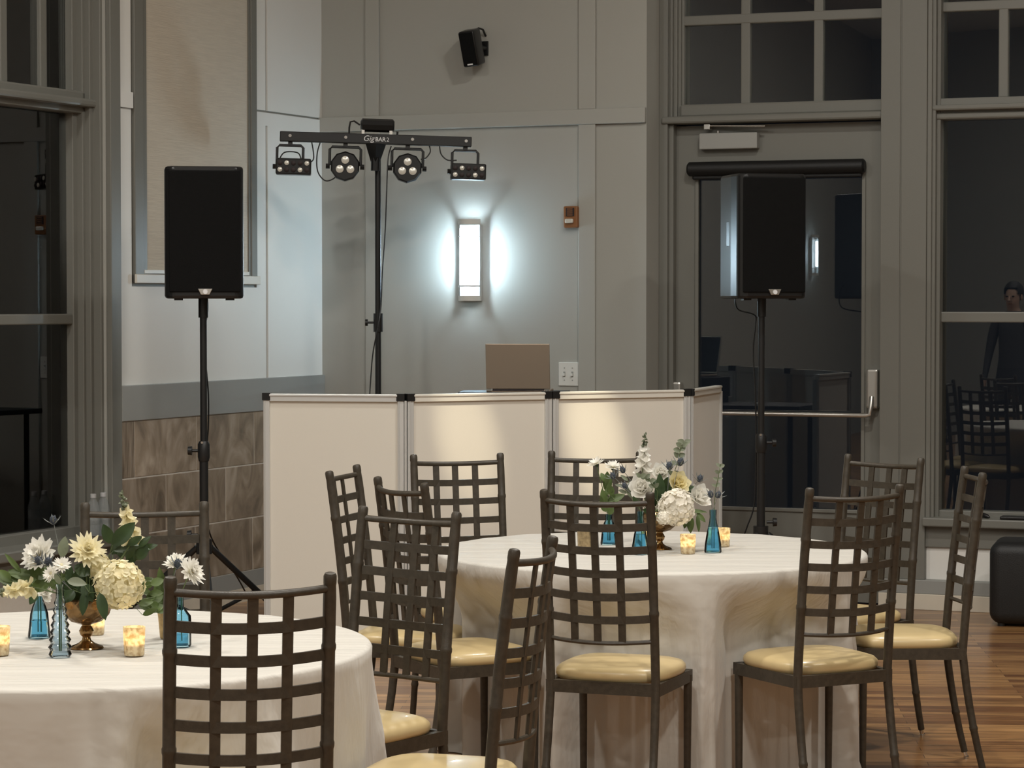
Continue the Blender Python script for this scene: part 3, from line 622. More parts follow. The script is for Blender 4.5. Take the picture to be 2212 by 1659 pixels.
bb = cable('c', '', [sp_pt(sp2, -0.050, 0.338, 0.09), sp_pt(sp2, -0.050, 0.375, 0.04), sp_pt(sp2, -0.050, 0.36, -0.05), at(1629, 680, YQ + 0.02), at(1632, 700, YQ), at(1627, 760, YQ), at(1632, 860, YQ), at(1633, 1000, YQ), at(1629, 1090, YQ), at(1613, 1140, YQ), at(1602, 1175, YQ + 0.02), at(1592, 1250, YQ + 0.04), at(1586, 1322, YQ + 0.05), Vector((at(1584, 1356, 12.87).x, 12.87, 0.006)), Vector((at(1586, 1356, 12.95).x, 12.95, 0.006))])
tag(obj('speaker_cable', bb, 'black_plastic', smooth=True, loc=(sp2.location.x, YR, 0)), 'thin black cable hanging down the stand by the door', 'cable')
# ------------------------------------------------------------------ light bar on its stand
DB = 13.8
pc = at(815, 300, DB)
pole_stand('light_stand', 'tall black tripod pole carrying the light bar', (pc.x, DB + 0.05, 0), at(815, 345, DB).z - 0.0, math.radians(210), -1, leg_r=0.5)
ls = bpy.data.objects['light_stand']
b = bm_(); zz = at(815, 697, DB).z; tube(b, [(0, 0, zz - 0.05), (0, 0, zz + 0.05)], 0.026, 12); obj('collar', b, 'black_metal', ls, smooth=True)
b = bm_(); tube(b, [(-0.02, 0, zz), (-0.055, 0, zz), (-0.056, 0, zz), (-0.07, 0, zz)], [0.006, 0.006, 0.018, 0.018], 10); obj('collar_knob', b, 'black_metal', ls, smooth=True)
ROLL = math.radians(1.5); YAW = math.radians(4)
bc = at(812, 301, DB)
bar = thing('light_bar', 'black stage light bar with four hanging lamps on a pole', 'stage light', bc, YAW)
Rr = Matrix.Rotation(ROLL, 4, 'Y')
def lb(name, bm, m, par=bar, smooth=False, bevel=0.0):
    bmesh.ops.transform(bm, matrix=Rr, verts=bm.verts); return obj(name, bm, m, par, smooth=smooth, bevel=bevel)
HB = 0.027; L2 = 0.517
b = bm_(); box(b, (-L2, -0.03, -HB), (L2, 0.03, HB)); lb('crossbar', b, 'black_metal', bevel=0.004)
for k, xs in enumerate((-0.462, -0.163, 0.197, 0.487)):
    b = bm_(); tube(b, [(xs, -0.028, 0.004), (xs, -0.036, 0.004)], 0.0085, 12); lb('bolt', b, 'chrome')
b = bm_(); tube(b, [(0, 0, -HB), (0, 0, -0.13)], [0.055, 0.022], 4); tube(b, [(0, 0, -0.10), (0, 0, -0.17)], 0.024, 12); lb('pole_bracket', b, 'black_metal')
# lettering
def text_mesh(txt, size, shear=0.0, ext=0.0006):
    cu = bpy.data.curves.new('t', 'FONT'); cu.body = txt; cu.size = size; cu.extrude = ext; cu.align_x = 'LEFT'; cu.shear = shear; cu.offset = 0.0005 if txt == 'BAR' else 0.0
    o = bpy.data.objects.new('t', cu); C.objects.link(o); dg = bpy.context.evaluated_depsgraph_get(); dg.update()
    me = bpy.data.meshes.new_from_object(o.evaluated_get(dg)); bpy.data.objects.remove(o); return me
x = -0.07
for txt, size, sh, dx in (('Gig', 0.043, 0.25, 0.066), ('BAR', 0.031, 0.0, 0.060), ('2', 0.031, 0.0, 0.02)):
    me = text_mesh(txt, size, sh); me.transform(Rr @ Matrix.Translation((x, -0.0315, -0.012)) @ Matrix.Rotation(PI / 2, 4, 'X')); x += dx
    me.materials.append(MATS['print_white']); o = bpy.data.objects.new('lettering', me); C.objects.link(o); o.parent = bar
# effect unit on top
b = bm_(); tube(b, [(-0.085, 0, 0.075), (-0.075, 0, 0.075), (0.088, 0, 0.075), (0.098, 0, 0.075)], [0.022, 0.036, 0.036, 0.026], 8); top = lb('laser_unit', b, 'black_plastic', smooth=True)
for sx in (-0.07, 0.08): b = bm_(); box(b, (sx - 0.008, -0.02, HB), (sx + 0.008, 0.02, 0.05)); lb('unit_bracket', b, 'satin_metal', top)
b = bm_(); tube(b, [(-0.088, 0, 0.075), (-0.12, 0, 0.095), (-0.14, 0, 0.09), (-0.145, 0, 0.06), (-0.145, 0, HB)], 0.005, 8); lb('unit_cable', b, 'black_plastic', top, True)
b = bm_(); tube(b, [(0.115, 0, HB), (0.115, 0, HB + 0.018)], 0.006, 8); lb('thumb_screw', b, 'black_metal', top)
def yoke(xs, par, hw=0.078, drop=0.14):
    b = bm_(); box(b, (xs - 0.012, -0.012, -HB - 0.018), (xs + 0.012, 0.012, -HB)); bb2 = lb('hanger', b, 'black_metal', par)
    b = bm_(); z0 = -HB - 0.02
    tube(b, [(xs - hw, 0, z0 - drop), (xs - hw, 0, z0 - 0.012), (xs - hw + 0.012, 0, z0), (xs + hw - 0.012, 0, z0), (xs + hw, 0, z0 - 0.012), (xs + hw, 0, z0 - drop)], 0.0075, 6); lb('yoke', b, 'black_metal', par)
    return z0
def par_can(xs):
    zc = -HB - 0.02 - 0.105; R = 0.08
    b = bm_()
    for (y0, r0, y1, r1) in ((-0.06, R * 0.92, -0.05, R), (-0.05, R, 0.03, R), (0.03, R, 0.055, R * 0.8)): pass
    tube(b, [(xs, -0.062, zc), (xs, -0.05, zc), (xs, 0.03, zc), (xs, 0.055, zc)], [R * 0.9, R, R, R * 0.8], 10)
    p = lb('par_can', b, 'black_plastic', smooth=False)
    yoke(xs, p, 0.084, 0.10)
    for k in range(3):
        a = PI / 2 + k * 2 * PI / 3; cx, cz = xs + 0.033 * math.cos(a), zc + 0.033 * math.sin(a)
        b = bm_(); tube(b, [(cx, -0.058, cz), (cx, -0.064, cz), (cx, -0.069, cz)], [0.021, 0.021, 0.010], 16); lb('lens', b, 'lens', p, True)
    for s in (-1, 1):
        b = bm_(); tube(b, [(xs + s * 0.082, 0, zc), (xs + s * 0.104, 0, zc)], 0.014, 8); lb('yoke_knob', b, 'black_plastic', p)
def derby(xs, dx):
    zc = -HB - 0.02 - 0.115
    b = bm_(); box(b, (xs + dx - 0.095, -0.06, zc - 0.044), (xs + dx + 0.095, 0.06, zc + 0.044)); p = lb('derby_light', b, 'black_plastic', bevel=0.008)
    yoke(xs, p, 0.07, 0.10)
    for k in range(5):
        for j in range(2):
            cx = xs + dx - 0.072 + k * 0.036; cz = zc - 0.018 + j * 0.036
            b = bm_(); tube(b, [(cx, -0.058, cz), (cx, -0.066, cz), (cx, -0.07, cz)], [0.013, 0.013, 0.006], 10); lb('lens', b, 'lens' if (k + j * 2) % 3 == 0 else 'dark_print', p, True)
    b = bm_(); tube(b, [(xs + dx - 0.085, 0, zc), (xs + dx - 0.112, 0, zc)], 0.014, 8); lb('yoke_knob', b, 'black_plastic', p)
derby(-0.46, 0.02); par_can(-0.163); par_can(0.173); derby(0.485, 0.018)
for pts in ([(-0.345, 0, -HB), (-0.335, 0, -0.08), (-0.335, 0, -0.12), (-0.36, 0, -0.14)], [(-0.30, 0, -HB), (-0.315, 0, -0.09), (-0.31, 0, -0.18), (-0.27, 0, -0.23), (-0.225, 0, -0.22), (-0.20, 0, -0.19)],
            [(0.29, 0, -HB), (0.295, 0, -0.06), (0.27, 0, -0.095), (0.245, 0, -0.10)], [(0.345, 0, -HB), (0.355, 0, -0.07), (0.39, 0, -0.10), (0.44, 0, -0.10)],
            [(-0.52, 0, -0.13), (-0.49, 0, -0.085), (-0.42, 0, -0.085), (-0.40, 0, -0.12)]):
    lb('cable', cable('c', '', pts, 0.0035), 'black_plastic', bar, True)
bb = cable('c', '', [at(845, 316, DB), at(838, 345, DB - 0.02), at(835, 420, DB - 0.03), at(832, 500, DB - 0.02), at(826, 590, DB), at(823, 660, DB + 0.01), at(818, 700, DB - 0.005), at(806, 760, DB), at(800, 830, DB), at(797, 900, DB - 0.02), at(795, 1000, DB - 0.06), at(794, 1150, DB - 0.12), at(792, 1260, DB - 0.16), Vector((at(790, 1320, DB - 0.2).x, DB - 0.2, 0.005)), Vector((at(780, 1320, DB - 0.3).x, DB - 0.3, 0.005))], 0.0035)
tag(obj('power_cable', bb, 'black_plastic', smooth=True, loc=(pc.x, DB, 0)), 'thin black power cable hanging beside the light bar pole', 'cable')
# ------------------------------------------------------------------ white booth facade
FH = 1.217
V = [(567, 11.91), (876, 11.8), (1190, 12.12), (1489, 12.45), (1556, 13.1)]
VP = [Vector(((x - CX) / F_PX * d, d, 0)) for x, d in V]
ctr = (VP[0] + VP[3]) / 2
fac = thing('booth_facade', 'white folding screen of four fabric panels hiding the booth', 'screen', ctr)
for i in range(4):
    a, c = VP[i], VP[i + 1]; d = (c - a); L = d.length; d.normalize(); n = Vector((d.y, -d.x, 0))
    Wp = Wall((a.x, a.y), (d.x, d.y), (n.x, n.y)); g = 0.006
    bb = bm_(); wbox(bb, Wp, 0.03, L - 0.03, 0.06, FH - 0.03, -0.004, 0.004); pn = obj('panel', bb, 'scrim', fac, world=True)
    for u0, u1 in ((g, 0.036), (L - 0.036, L - g)):
        bb = bm_(); wbox(bb, Wp, u0, u1, 0.03, FH - 0.03, -0.016, 0.014); wbox(bb, Wp, u0 + 0.008, u0 + 0.012, 0.03, FH - 0.03, 0.012, 0.018); obj('stile', bb, 'aluminium', pn, world=True, bevel=0.002)
    bb = bm_(); wbox(bb, Wp, 0.036, L - 0.036, FH - 0.036, FH, -0.016, 0.016); wbox(bb, Wp, 0.036, L - 0.036, FH - 0.012, FH - 0.002, 0.012, 0.02); obj('top_rail', bb, 'white_frame' if i else 'aluminium', pn, world=True, bevel=0.002)
    bb = bm_(); wbox(bb, Wp, 0.036, L - 0.036, 0.03, 0.066, -0.016, 0.016); obj('bottom_rail', bb, 'white_frame', pn, world=True, bevel=0.002)
    for u0, u1 in ((g, 0.036), (L - 0.036, L - g)):
        if i == 3 and u0 > 0.1: continue
        bb = bm_(); wbox(bb, Wp, u0 - 0.004, u1 + 0.004, FH - 0.031, FH + 0.003, -0.019, 0.019); obj('corner_cap', bb, 'black_plastic', pn, world=True)
        bb = bm_(); wbox(bb, Wp, u0, u1, 0.0, 0.03, -0.016, 0.016); obj('foot', bb, 'black_plastic', pn, world=True)
    if i < 3:
        bb = bm_(); tube(bb, [c + Vector((0, -0.012, 0.04)), c + Vector((0, -0.012, FH - 0.03))], 0.006, 8); obj('hinge', bb, 'aluminium', pn, world=True, smooth=True)
# booth table, case and laptop behind the screen
bt = thing('booth_table', 'black-topped tall table behind the white booth screen', 'table', (0.2, 13.15, 0), math.radians(-20))
b = bm_(); box(b, (-0.75, -0.28, 1.0), (0.75, 0.28, 1.03)); obj('table_top', b, 'black_vinyl', bt, bevel=0.004)
for sx in (-0.68, 0.68):
    for sy in (-0.22, 0.22): b = bm_(); tube(b, [(sx, sy, 0), (sx, sy, 1.0)], 0.016, 10); obj('leg', b, 'black_metal', bt, smooth=True)
LD = 12.9
ll, lr = at(1052, 842, LD), at(1187, 842, LD); lz = ll.z
b = bm_(); 
cs = thing('mixer_case', 'flat black equipment case under the open laptop', 'case', ((ll.x + lr.x) / 2, LD + 0.13, 1.03), math.radians(-4))
b = bm_(); box(b, (-0.30, -0.14, 0), (0.26, 0.16, lz - 1.03 - 0.012)); obj('case_body', b, 'black_vinyl', cs, bevel=0.006)
for sx in (-1, 1):
    for sy in (-1, 1): b = bm_(); box(b, (sx * 0.27 - 0.045, sy * 0.135 - 0.02, 0.0), (sx * 0.27 - 0.005 if sx > 0 else sx * 0.27 - 0.005, sy * 0.135 + 0.02, 0.035)); obj('corner_guard', b, 'satin_metal', cs, bevel=0.004)
lap = thing('laptop', 'open bronze-coloured laptop seen from behind its lid', 'laptop', ((ll.x + lr.x) / 2, LD, lz - 0.012), math.radians(-5))
hw = (lr.x - ll.x) / 2 + 0.004
b = bm_(); box(b, (-hw, 0, 0), (hw, 0.235, 0.012)); obj('base', b, 'laptop_metal', lap, bevel=0.003)
b = bm_(); hexa(b, [(-hw, -0.004, 0.016), (hw, -0.004, 0.016), (hw, 0.003, 0.016), (-hw, 0.003, 0.016), (-hw, -0.055, 0.245), (hw, -0.055, 0.245), (hw, -0.049, 0.246), (-hw, -0.049, 0.246)])
lid = obj('lid', b, 'laptop_metal', lap, bevel=0.0025)
b = bm_(); hexa(b, [(-hw + 0.008, 0.0032, 0.026), (hw - 0.008, 0.0032, 0.026), (hw - 0.008, 0.0042, 0.026), (-hw + 0.008, 0.0042, 0.026), (-hw + 0.008, -0.0475, 0.238), (hw - 0.008, -0.0475, 0.238), (hw - 0.008, -0.0465, 0.238), (-hw + 0.008, -0.0465, 0.238)]); obj('screen', b, 'screen_black', lid)
b = bm_(); box(b, (-hw + 0.03, 0.0, 0.004), (hw - 0.03, 0.012, 0.018)); obj('hinge', b, 'dark_print', lap)
for sx in (-1, 1): b = bm_(); box(b, (sx * (hw - 0.015) - 0.012, -0.003, 0.004), (sx * (hw - 0.015) + 0.012, 0.006, 0.02)); obj('hinge_cap', b, 'chrome', lap)
# ------------------------------------------------------------------ window sill things and ottoman
Z_ = WD.p(0, WZ0 - 0.012).z
u = WD.ux(2195, 0.03); t = tag(obj('tablet', mbox((-0.09, -0.048, 0), (0.09, 0.048, 0.018), Matrix.Translation(WD.p(u + 0.02, Z_, 0.036)) @ Matrix.Rotation(WD.rot(), 4, 'Z'), 0.006), 'black_plastic', loc=WD.p(u, Z_, 0.02)), 'flat black tablet case lying on the window sill', 'case')
u = WD.ux(2128, 0.03); b = bm_(); M = Matrix.Translation(WD.p(u, Z_, 0.02)) @ Matrix.Rotation(WD.rot() - 0.5, 4, 'Z')
tube(b, [(-0.03, 0, 0.014), (-0.02, 0, 0.018), (0.02, 0, 0.012), (0.035, 0, 0.006)], [0.006, 0.014, 0.012, 0.005], 10); bmesh.ops.transform(b, matrix=M, verts=b.verts)
tag(obj('sunglasses_case', b, 'black_plastic', smooth=True, loc=WD.p(u, Z_, 0.02)), 'small dark rounded object lying on the window sill', 'trinket')
q = onz(2195, 1334, 0)
t = thing('ottoman', 'black upholstered cube ottoman on the wood floor under the window', 'ottoman', (q.x + 0.03, q.y - 0.24, 0), WD.rot() + 0.1)
b = bm_(); box(b, (-0.2, -0.2, 0.012), (0.2, 0.2, 0.43)); bmesh.ops.recalc_face_normals(b, faces=b.faces); bmesh.ops.bevel(b, geom=list(b.edges), offset=0.06, segments=6, profile=0.5, affect='EDGES'); obj('upholstery', b, 'black_vinyl', t, smooth=True)
for sx in (-1, 1):
    for sy in (-1, 1): b = bm_(); tube(b, [(sx * 0.14, sy * 0.14, 0), (sx * 0.14, sy * 0.14, 0.03)], 0.02, 10); obj('foot', b, 'black_plastic', t)
def water_bottle(p, label):
    t = thing('water_bottle', label, 'bottle', p, 0, 'water bottles on the left sill')
    b = bm_(); lathe(b, [(0.028, 0), (0.032, 0.008), (0.032, 0.06), (0.030, 0.065), (0.032, 0.07), (0.032, 0.145), (0.024, 0.175), (0.013, 0.195), (0.013, 0.205)], 20, close_top=True); obj('bottle_body', b, 'pet_plastic', t, smooth=True)
    b = bm_(); lathe(b, [(0.015, 0.198), (0.015, 0.216), (0.013, 0.218)], 16, close_top=True); obj('cap', b, 'cap_white', t, smooth=True)
    b = bm_(); lathe(b, [(0.0325, 0.085), (0.0325, 0.128)], 20, close_bot=False); obj('label_wrap', b, 'pet_plastic', t, smooth=True)
for xx, lab in ((205, 'clear water bottle on the left sill, the one farther from the jamb'), (227, 'clear water bottle on the left sill, close beside the window jamb')):
    water_bottle(WL.p(uLw + 0.05 + (227 - xx) * 0.004, LZ0, 0.01), lab)
# ------------------------------------------------------------------ lattice chairs
TR, TZ = 0.762, 0.76
T1 = ((1407 - CX) / F_PX * 9.07, 9.07); T2 = ((160 - CX) / F_PX * 6.57, 6.57)
CW = 0.348
def post_y(z):
    if z >= 0.43:
        s = (z - 0.43) / 0.61; return -0.195 - 0.065 * s * (0.6 + 0.4 * s)
    s = (0.43 - z) / 0.43; return -0.195 - 0.078 * s * (0.55 + 0.45 * s)
def bow(x): return -0.040 * (1 - (2 * x / CW) ** 2)
def sag(x): return -0.007 * (1 - (2 * x / CW) ** 2)
def make_chair():
    t = thing('lattice_chair', 'x', 'chair')
    for s in (-1, 1):
        b = bm_(); zs_ = [0.024, 0.10, 0.16, 0.165, 0.172, 0.178, 0.25, 0.32, 0.43, 0.50, 0.58, 0.66, 0.667, 0.675, 0.68, 0.76, 0.85, 0.88, 0.887, 0.894, 0.90, 0.96, 1.0, 1.027, 1.033, 1.049, 1.055, 1.057]
        def rr(z):
            r = 0.0120 + 0.0028 * min(1, z / 0.45)
            if 0.164 < z < 0.173 or 0.666 < z < 0.676 or 0.886 < z < 0.895: r += 0.0018
            if 1.02 < z < 1.03: r -= 0.001
            if z > 1.053: r = 0.012
            if z > 1.056: r = 0.006
            return r
        tube(b, [(s * CW / 2 + s * 0.012 * max(0, 0.43 - z), post_y(z), z) for z in zs_], [rr(z) for z in zs_], 10); p = obj('back_post', b, 'chair_metal', t, smooth=True)
        fx = s * CW / 2 + s * 0.012 * 0.43
        b = bm_(); tube(b, [(fx, post_y(0), 0), (fx, post_y(0), 0.006), (fx, post_y(0.006), 0.008), (fx, post_y(0.03), 0.026)], [0.011, 0.011, 0.008, 0.009], 10); obj('glide', b, 'chrome', p, smooth=True)
        b = bm_(); tube(b, [(s * 0.178, 0.15, 0.024), (s * 0.18, 0.15, 0.43)], [0.0115, 0.0145], 10); p = obj('front_leg', b, 'chair_metal', t, smooth=True)
        b = bm_(); tube(b, [(s * 0.178, 0.15, 0), (s * 0.178, 0.15, 0.006), (s * 0.178, 0.15, 0.008), (s * 0.178, 0.15, 0.026)], [0.011, 0.011, 0.008, 0.009], 10); obj('glide', b, 'chrome', p, smooth=True)
    xs = [CW * (k / 16 - 0.5) for k in range(17)]
    b = bm_(); tube(b, [(x, post_y(1.022) + bow(x), 1.022 + sag(x)) for x in xs], 0.0092, 10); obj('top_rail', b, 'chair_metal', t, smooth=True)
    b = bm_(); tube(b, [(x, post_y(0.583) + bow(x), 0.583 + sag(x)) for x in xs], 0.0072, 8); obj('bottom_rail', b, 'chair_metal', t, smooth=True)
    def strip(pts, half, thick, axis):
        b = bm_(); prev = None; P = [Vector(p) for p in pts]
        for i, p in enumerate(P):
            tg = (P[min(i + 1, len(P) - 1)] - P[max(i - 1, 0)]).normalized()
            A = Vector(axis); nrm = tg.cross(A).normalized()
            q = [b.verts.new(p + A * (sa * half) + nrm * (sb * thick)) for sa, sb in ((-1, -1), (1, -1), (1, 1), (-1, 1))]
            if prev:
                for k in range(4): b.faces.new((prev[k], prev[(k + 1) % 4], q[(k + 1) % 4], q[k]))
            else: b.faces.new(q)
            prev = q
        b.faces.new(prev[::-1]); return b
    for z in (0.948, 0.875, 0.802, 0.729, 0.656): obj('cross_slat', strip([(x, post_y(z) + bow(x), z + sag(x)) for x in xs], 0.0122, 0.0045, (0, 0, 1)), 'chair_metal', t)
    for fx in (-0.225, 0.0, 0.225):
        x = fx * CW; obj('upright_slat', strip([(x, post_y(z) + bow(x), z + sag(x)) for z in (0.583, 0.65, 0.74, 0.83, 0.92, 1.022)], 0.0118, 0.0038, (1, 0, 0)), 'chair_metal', t)
    b = bm_()
    rails = [((-0.176, -0.195), (0.176, -0.195)), ((0.176, -0.195), (0.18, 0.157)), ((0.18, 0.157), (-0.18, 0.157)), ((-0.18, 0.157), (-0.176, -0.195))]
    for (x0, y0), (x1, y1) in rails:
        d = Vector((x1 - x0, y1 - y0, 0)).normalized(); n = Vector((d.y, -d.x, 0)) * 0.011; A = Vector((x0, y0, 0)) - d * 0.011; B = Vector((x1, y1, 0)) + d * 0.011
        hexa(b, [A - n + Vector((0, 0, 0.408)), B - n + Vector((0, 0, 0.408)), B + n + Vector((0, 0, 0.408)), A + n + Vector((0, 0, 0.408)), A - n + Vector((0, 0, 0.447)), B - n + Vector((0, 0, 0.447)), B + n + Vector((0, 0, 0.447)), A + n + Vector((0, 0, 0.447))])
    obj('seat_frame', b, 'chair_metal', t)
    b = bm_(); N = 40; rings = []
    def outline(a, sc):
        c, s = math.cos(a), math.sin(a); e = 0.5
        x = abs(c) ** e * (1 if c >= 0 else -1); y = abs(s) ** e * (1 if s >= 0 else -1)
        hw = 0.192 + 0.006 * y
        if y < -0.75: hw -= 0.012 * (-0.75 - y) / 0.25
        return x * hw * sc, -0.012 + y * 0.185 * sc
    for sc, z in ((0.90, 0.440), (0.975, 0.4475), (1.0, 0.460), (0.99, 0.474), (0.94, 0.484), (0.82, 0.491), (0.6, 0.496), (0.3, 0.499), (0.1, 0.5)):
        rings.append([b.verts.new((*outline(2 * PI * k / N, sc), z)) for k in range(N)])
    for i in range(len(rings) - 1):
        for k in range(N): b.faces.new((rings[i][k], rings[i][(k + 1) % N], rings[i + 1][(k + 1) % N], rings[i + 1][k]))
    b.faces.new(rings[0][::-1]); b.faces.new(rings[-1]); obj('seat_cushion', b, 'cushion', t, smooth=True, auto=False)
    return t
chair0 = make_chair()
ZF = 1.060
def dpt(y): return F_PX * (CAM_H - ZF) / (y - HZ)
# (left finial px, right finial px, sign: +1 when we see the chair from behind)
CH = [('A', (367, 1243), (713, 1234), 1, 'dark lattice chair backing the camera at the hydrangea table', -1),
      ('B', (779, 1096), (983, 1106), -1, 'dark lattice chair at the nearer table, between table and booth', -1),
      ('C', (1111, 1181), (1194, 1157), 1, 'dark lattice chair turned sideways beside the hydrangea table, seat facing it', -1),
      ('D', (1175, 1056), (1404, 1060), 1, 'dark lattice chair with its back before the gold-compote bouquet', 1),
      ('E', (1751, 1053), (1946, 1043), 1, 'dark lattice chair with its back turned, nearest the speaker by the door', 1),
      ('F', (2087, 1004), (2121, 1020), -1, 'dark lattice chair seen edge-on standing on the open wood floor', 1),
      ('G', (1832, 978), (1989, 988), -1, 'dark lattice chair between the table and the right window', 1),
      ('H', (1186, 973), (1387, 973), -1, 'dark lattice chair against the booth, half hidden by the bouquet', 1),
      ('I', (896, 982), (1079, 975), -1, 'dark lattice chair against the lit left middle booth panel', 1),
      ('J', (712, 1015), (771, 1002), -1, 'dark lattice chair seen edge-on before the plain end booth panel', 1),
      ('K', (815, 1028), (916, 1041), 1, 'dark lattice chair turned away, squeezed behind another chair back', 1),
      ('L', (182, 1085), (440, 1080), -1, 'dark lattice chair behind the hydrangea bouquet by the slate wall', -1)]
KIDS = {}
for o in list(bpy.data.objects):
    if o.parent: KIDS.setdefault(o.parent.name, []).append(o)
first = True
CHAIRS = {}
for key, l, r, s, lab, _ in CH:
    dm = dpt((l[1] + r[1]) / 2); xm = (l[0] + r[0]) / 2; mid = Vector(((xm - CX) / F_PX * dm, dm, 0))
    sg = 1 if (r[1] < l[1]) else -1                        # right end farther: +1
    best = None
    for k in range(0, 901):                                # yaw whose projected width is the one in the photograph
        a = math.radians(k / 10) * sg; e = Vector((math.cos(a), math.sin(a), 0)) * CW / 2; p, q = mid - e, mid + e
        er = abs((q.x / q.y - p.x / p.y) * F_PX - (r[0] - l[0]))
        if best is None or er < best[0]: best = (er, a)
    a = best[1] if key != 'H' else math.radians(-6)
    if key == 'I': a = math.radians(16)
    d = Vector((math.cos(a), math.sin(a), 0))
    fwd = Vector((-d.y, d.x, 0)) * s            # facing direction of the sitter
    rz = math.atan2(fwd.y, fwd.x) - PI / 2
    orig = mid - fwd * (post_y(1.04)) + Vector((0, {'B': 0.06}.get(key, 0), 0))
    if first: c = chair0; first = False
    else:
        src = chair0; c = src.copy(); C.objects.link(c)
        for ch in KIDS[src.name]:
            c2 = ch.copy(); C.objects.link(c2); c2.parent = c
            for g in KIDS.get(ch.name, []): c3 = g.copy(); C.objects.link(c3); c3.parent = c2
    c.location = (orig.x, orig.y, 0); c.rotation_euler = (0, 0, rz); c['label'] = lab; c['category'] = 'chair'; c['group'] = 'lattice banquet chairs'
    CHAIRS[key] = c
# ------------------------------------------------------------------ tables with cloths
def push_in(rings, start, N, cx, cy):
    # the hanging cloth gives way where a seat or a leg presses against it
    boxes = []
    for c in CHAIRS.values():
        if (Vector((c.location.x - cx, c.location.y - cy, 0))).length < 1.3: boxes.append((c.location.copy(), c.rotation_euler.z))
    lim = [9.0] * N
    for k in range(N):
        th = 2 * PI * k / N; ct, st = math.cos(th), math.sin(th)
        for L, rz in boxes:
            cr, sr = math.cos(rz), math.sin(rz); r = 0.98
            while r > 0.45:
                dx, dy = cx + r * ct - L.x, cy + r * st - L.y
                lx, ly = dx * cr + dy * sr, -dx * sr + dy * cr
                if abs(lx) < 0.205 and -0.235 < ly < 0.19: lim[k] = min(lim[k], r - 0.012)
                r -= 0.01
    for it in range(3):
        lim = [min(lim[k], 0.5 * (lim[k - 1] + lim[(k + 1) % N]) + 0.012) for k in range(N)]
    for it in range(6):
        lim = [min(lim[k], lim[k - 1] + 0.016, lim[(k + 1) % N] + 0.016) for k in range(N)]
    for ring in rings[start:]:
        z = ring[0][2]; t = min(1, max(0, (TZ - 0.03 - z) / 0.20)); t = t * t * (3 - 2 * t)
        for k in range(N):
            x, y, zz = ring[k]; r = math.hypot(x, y)
            if r > lim[k]:
                nr = r + (lim[k] - r) * t; ring[k] = (x * nr / r, y * nr / r, zz)
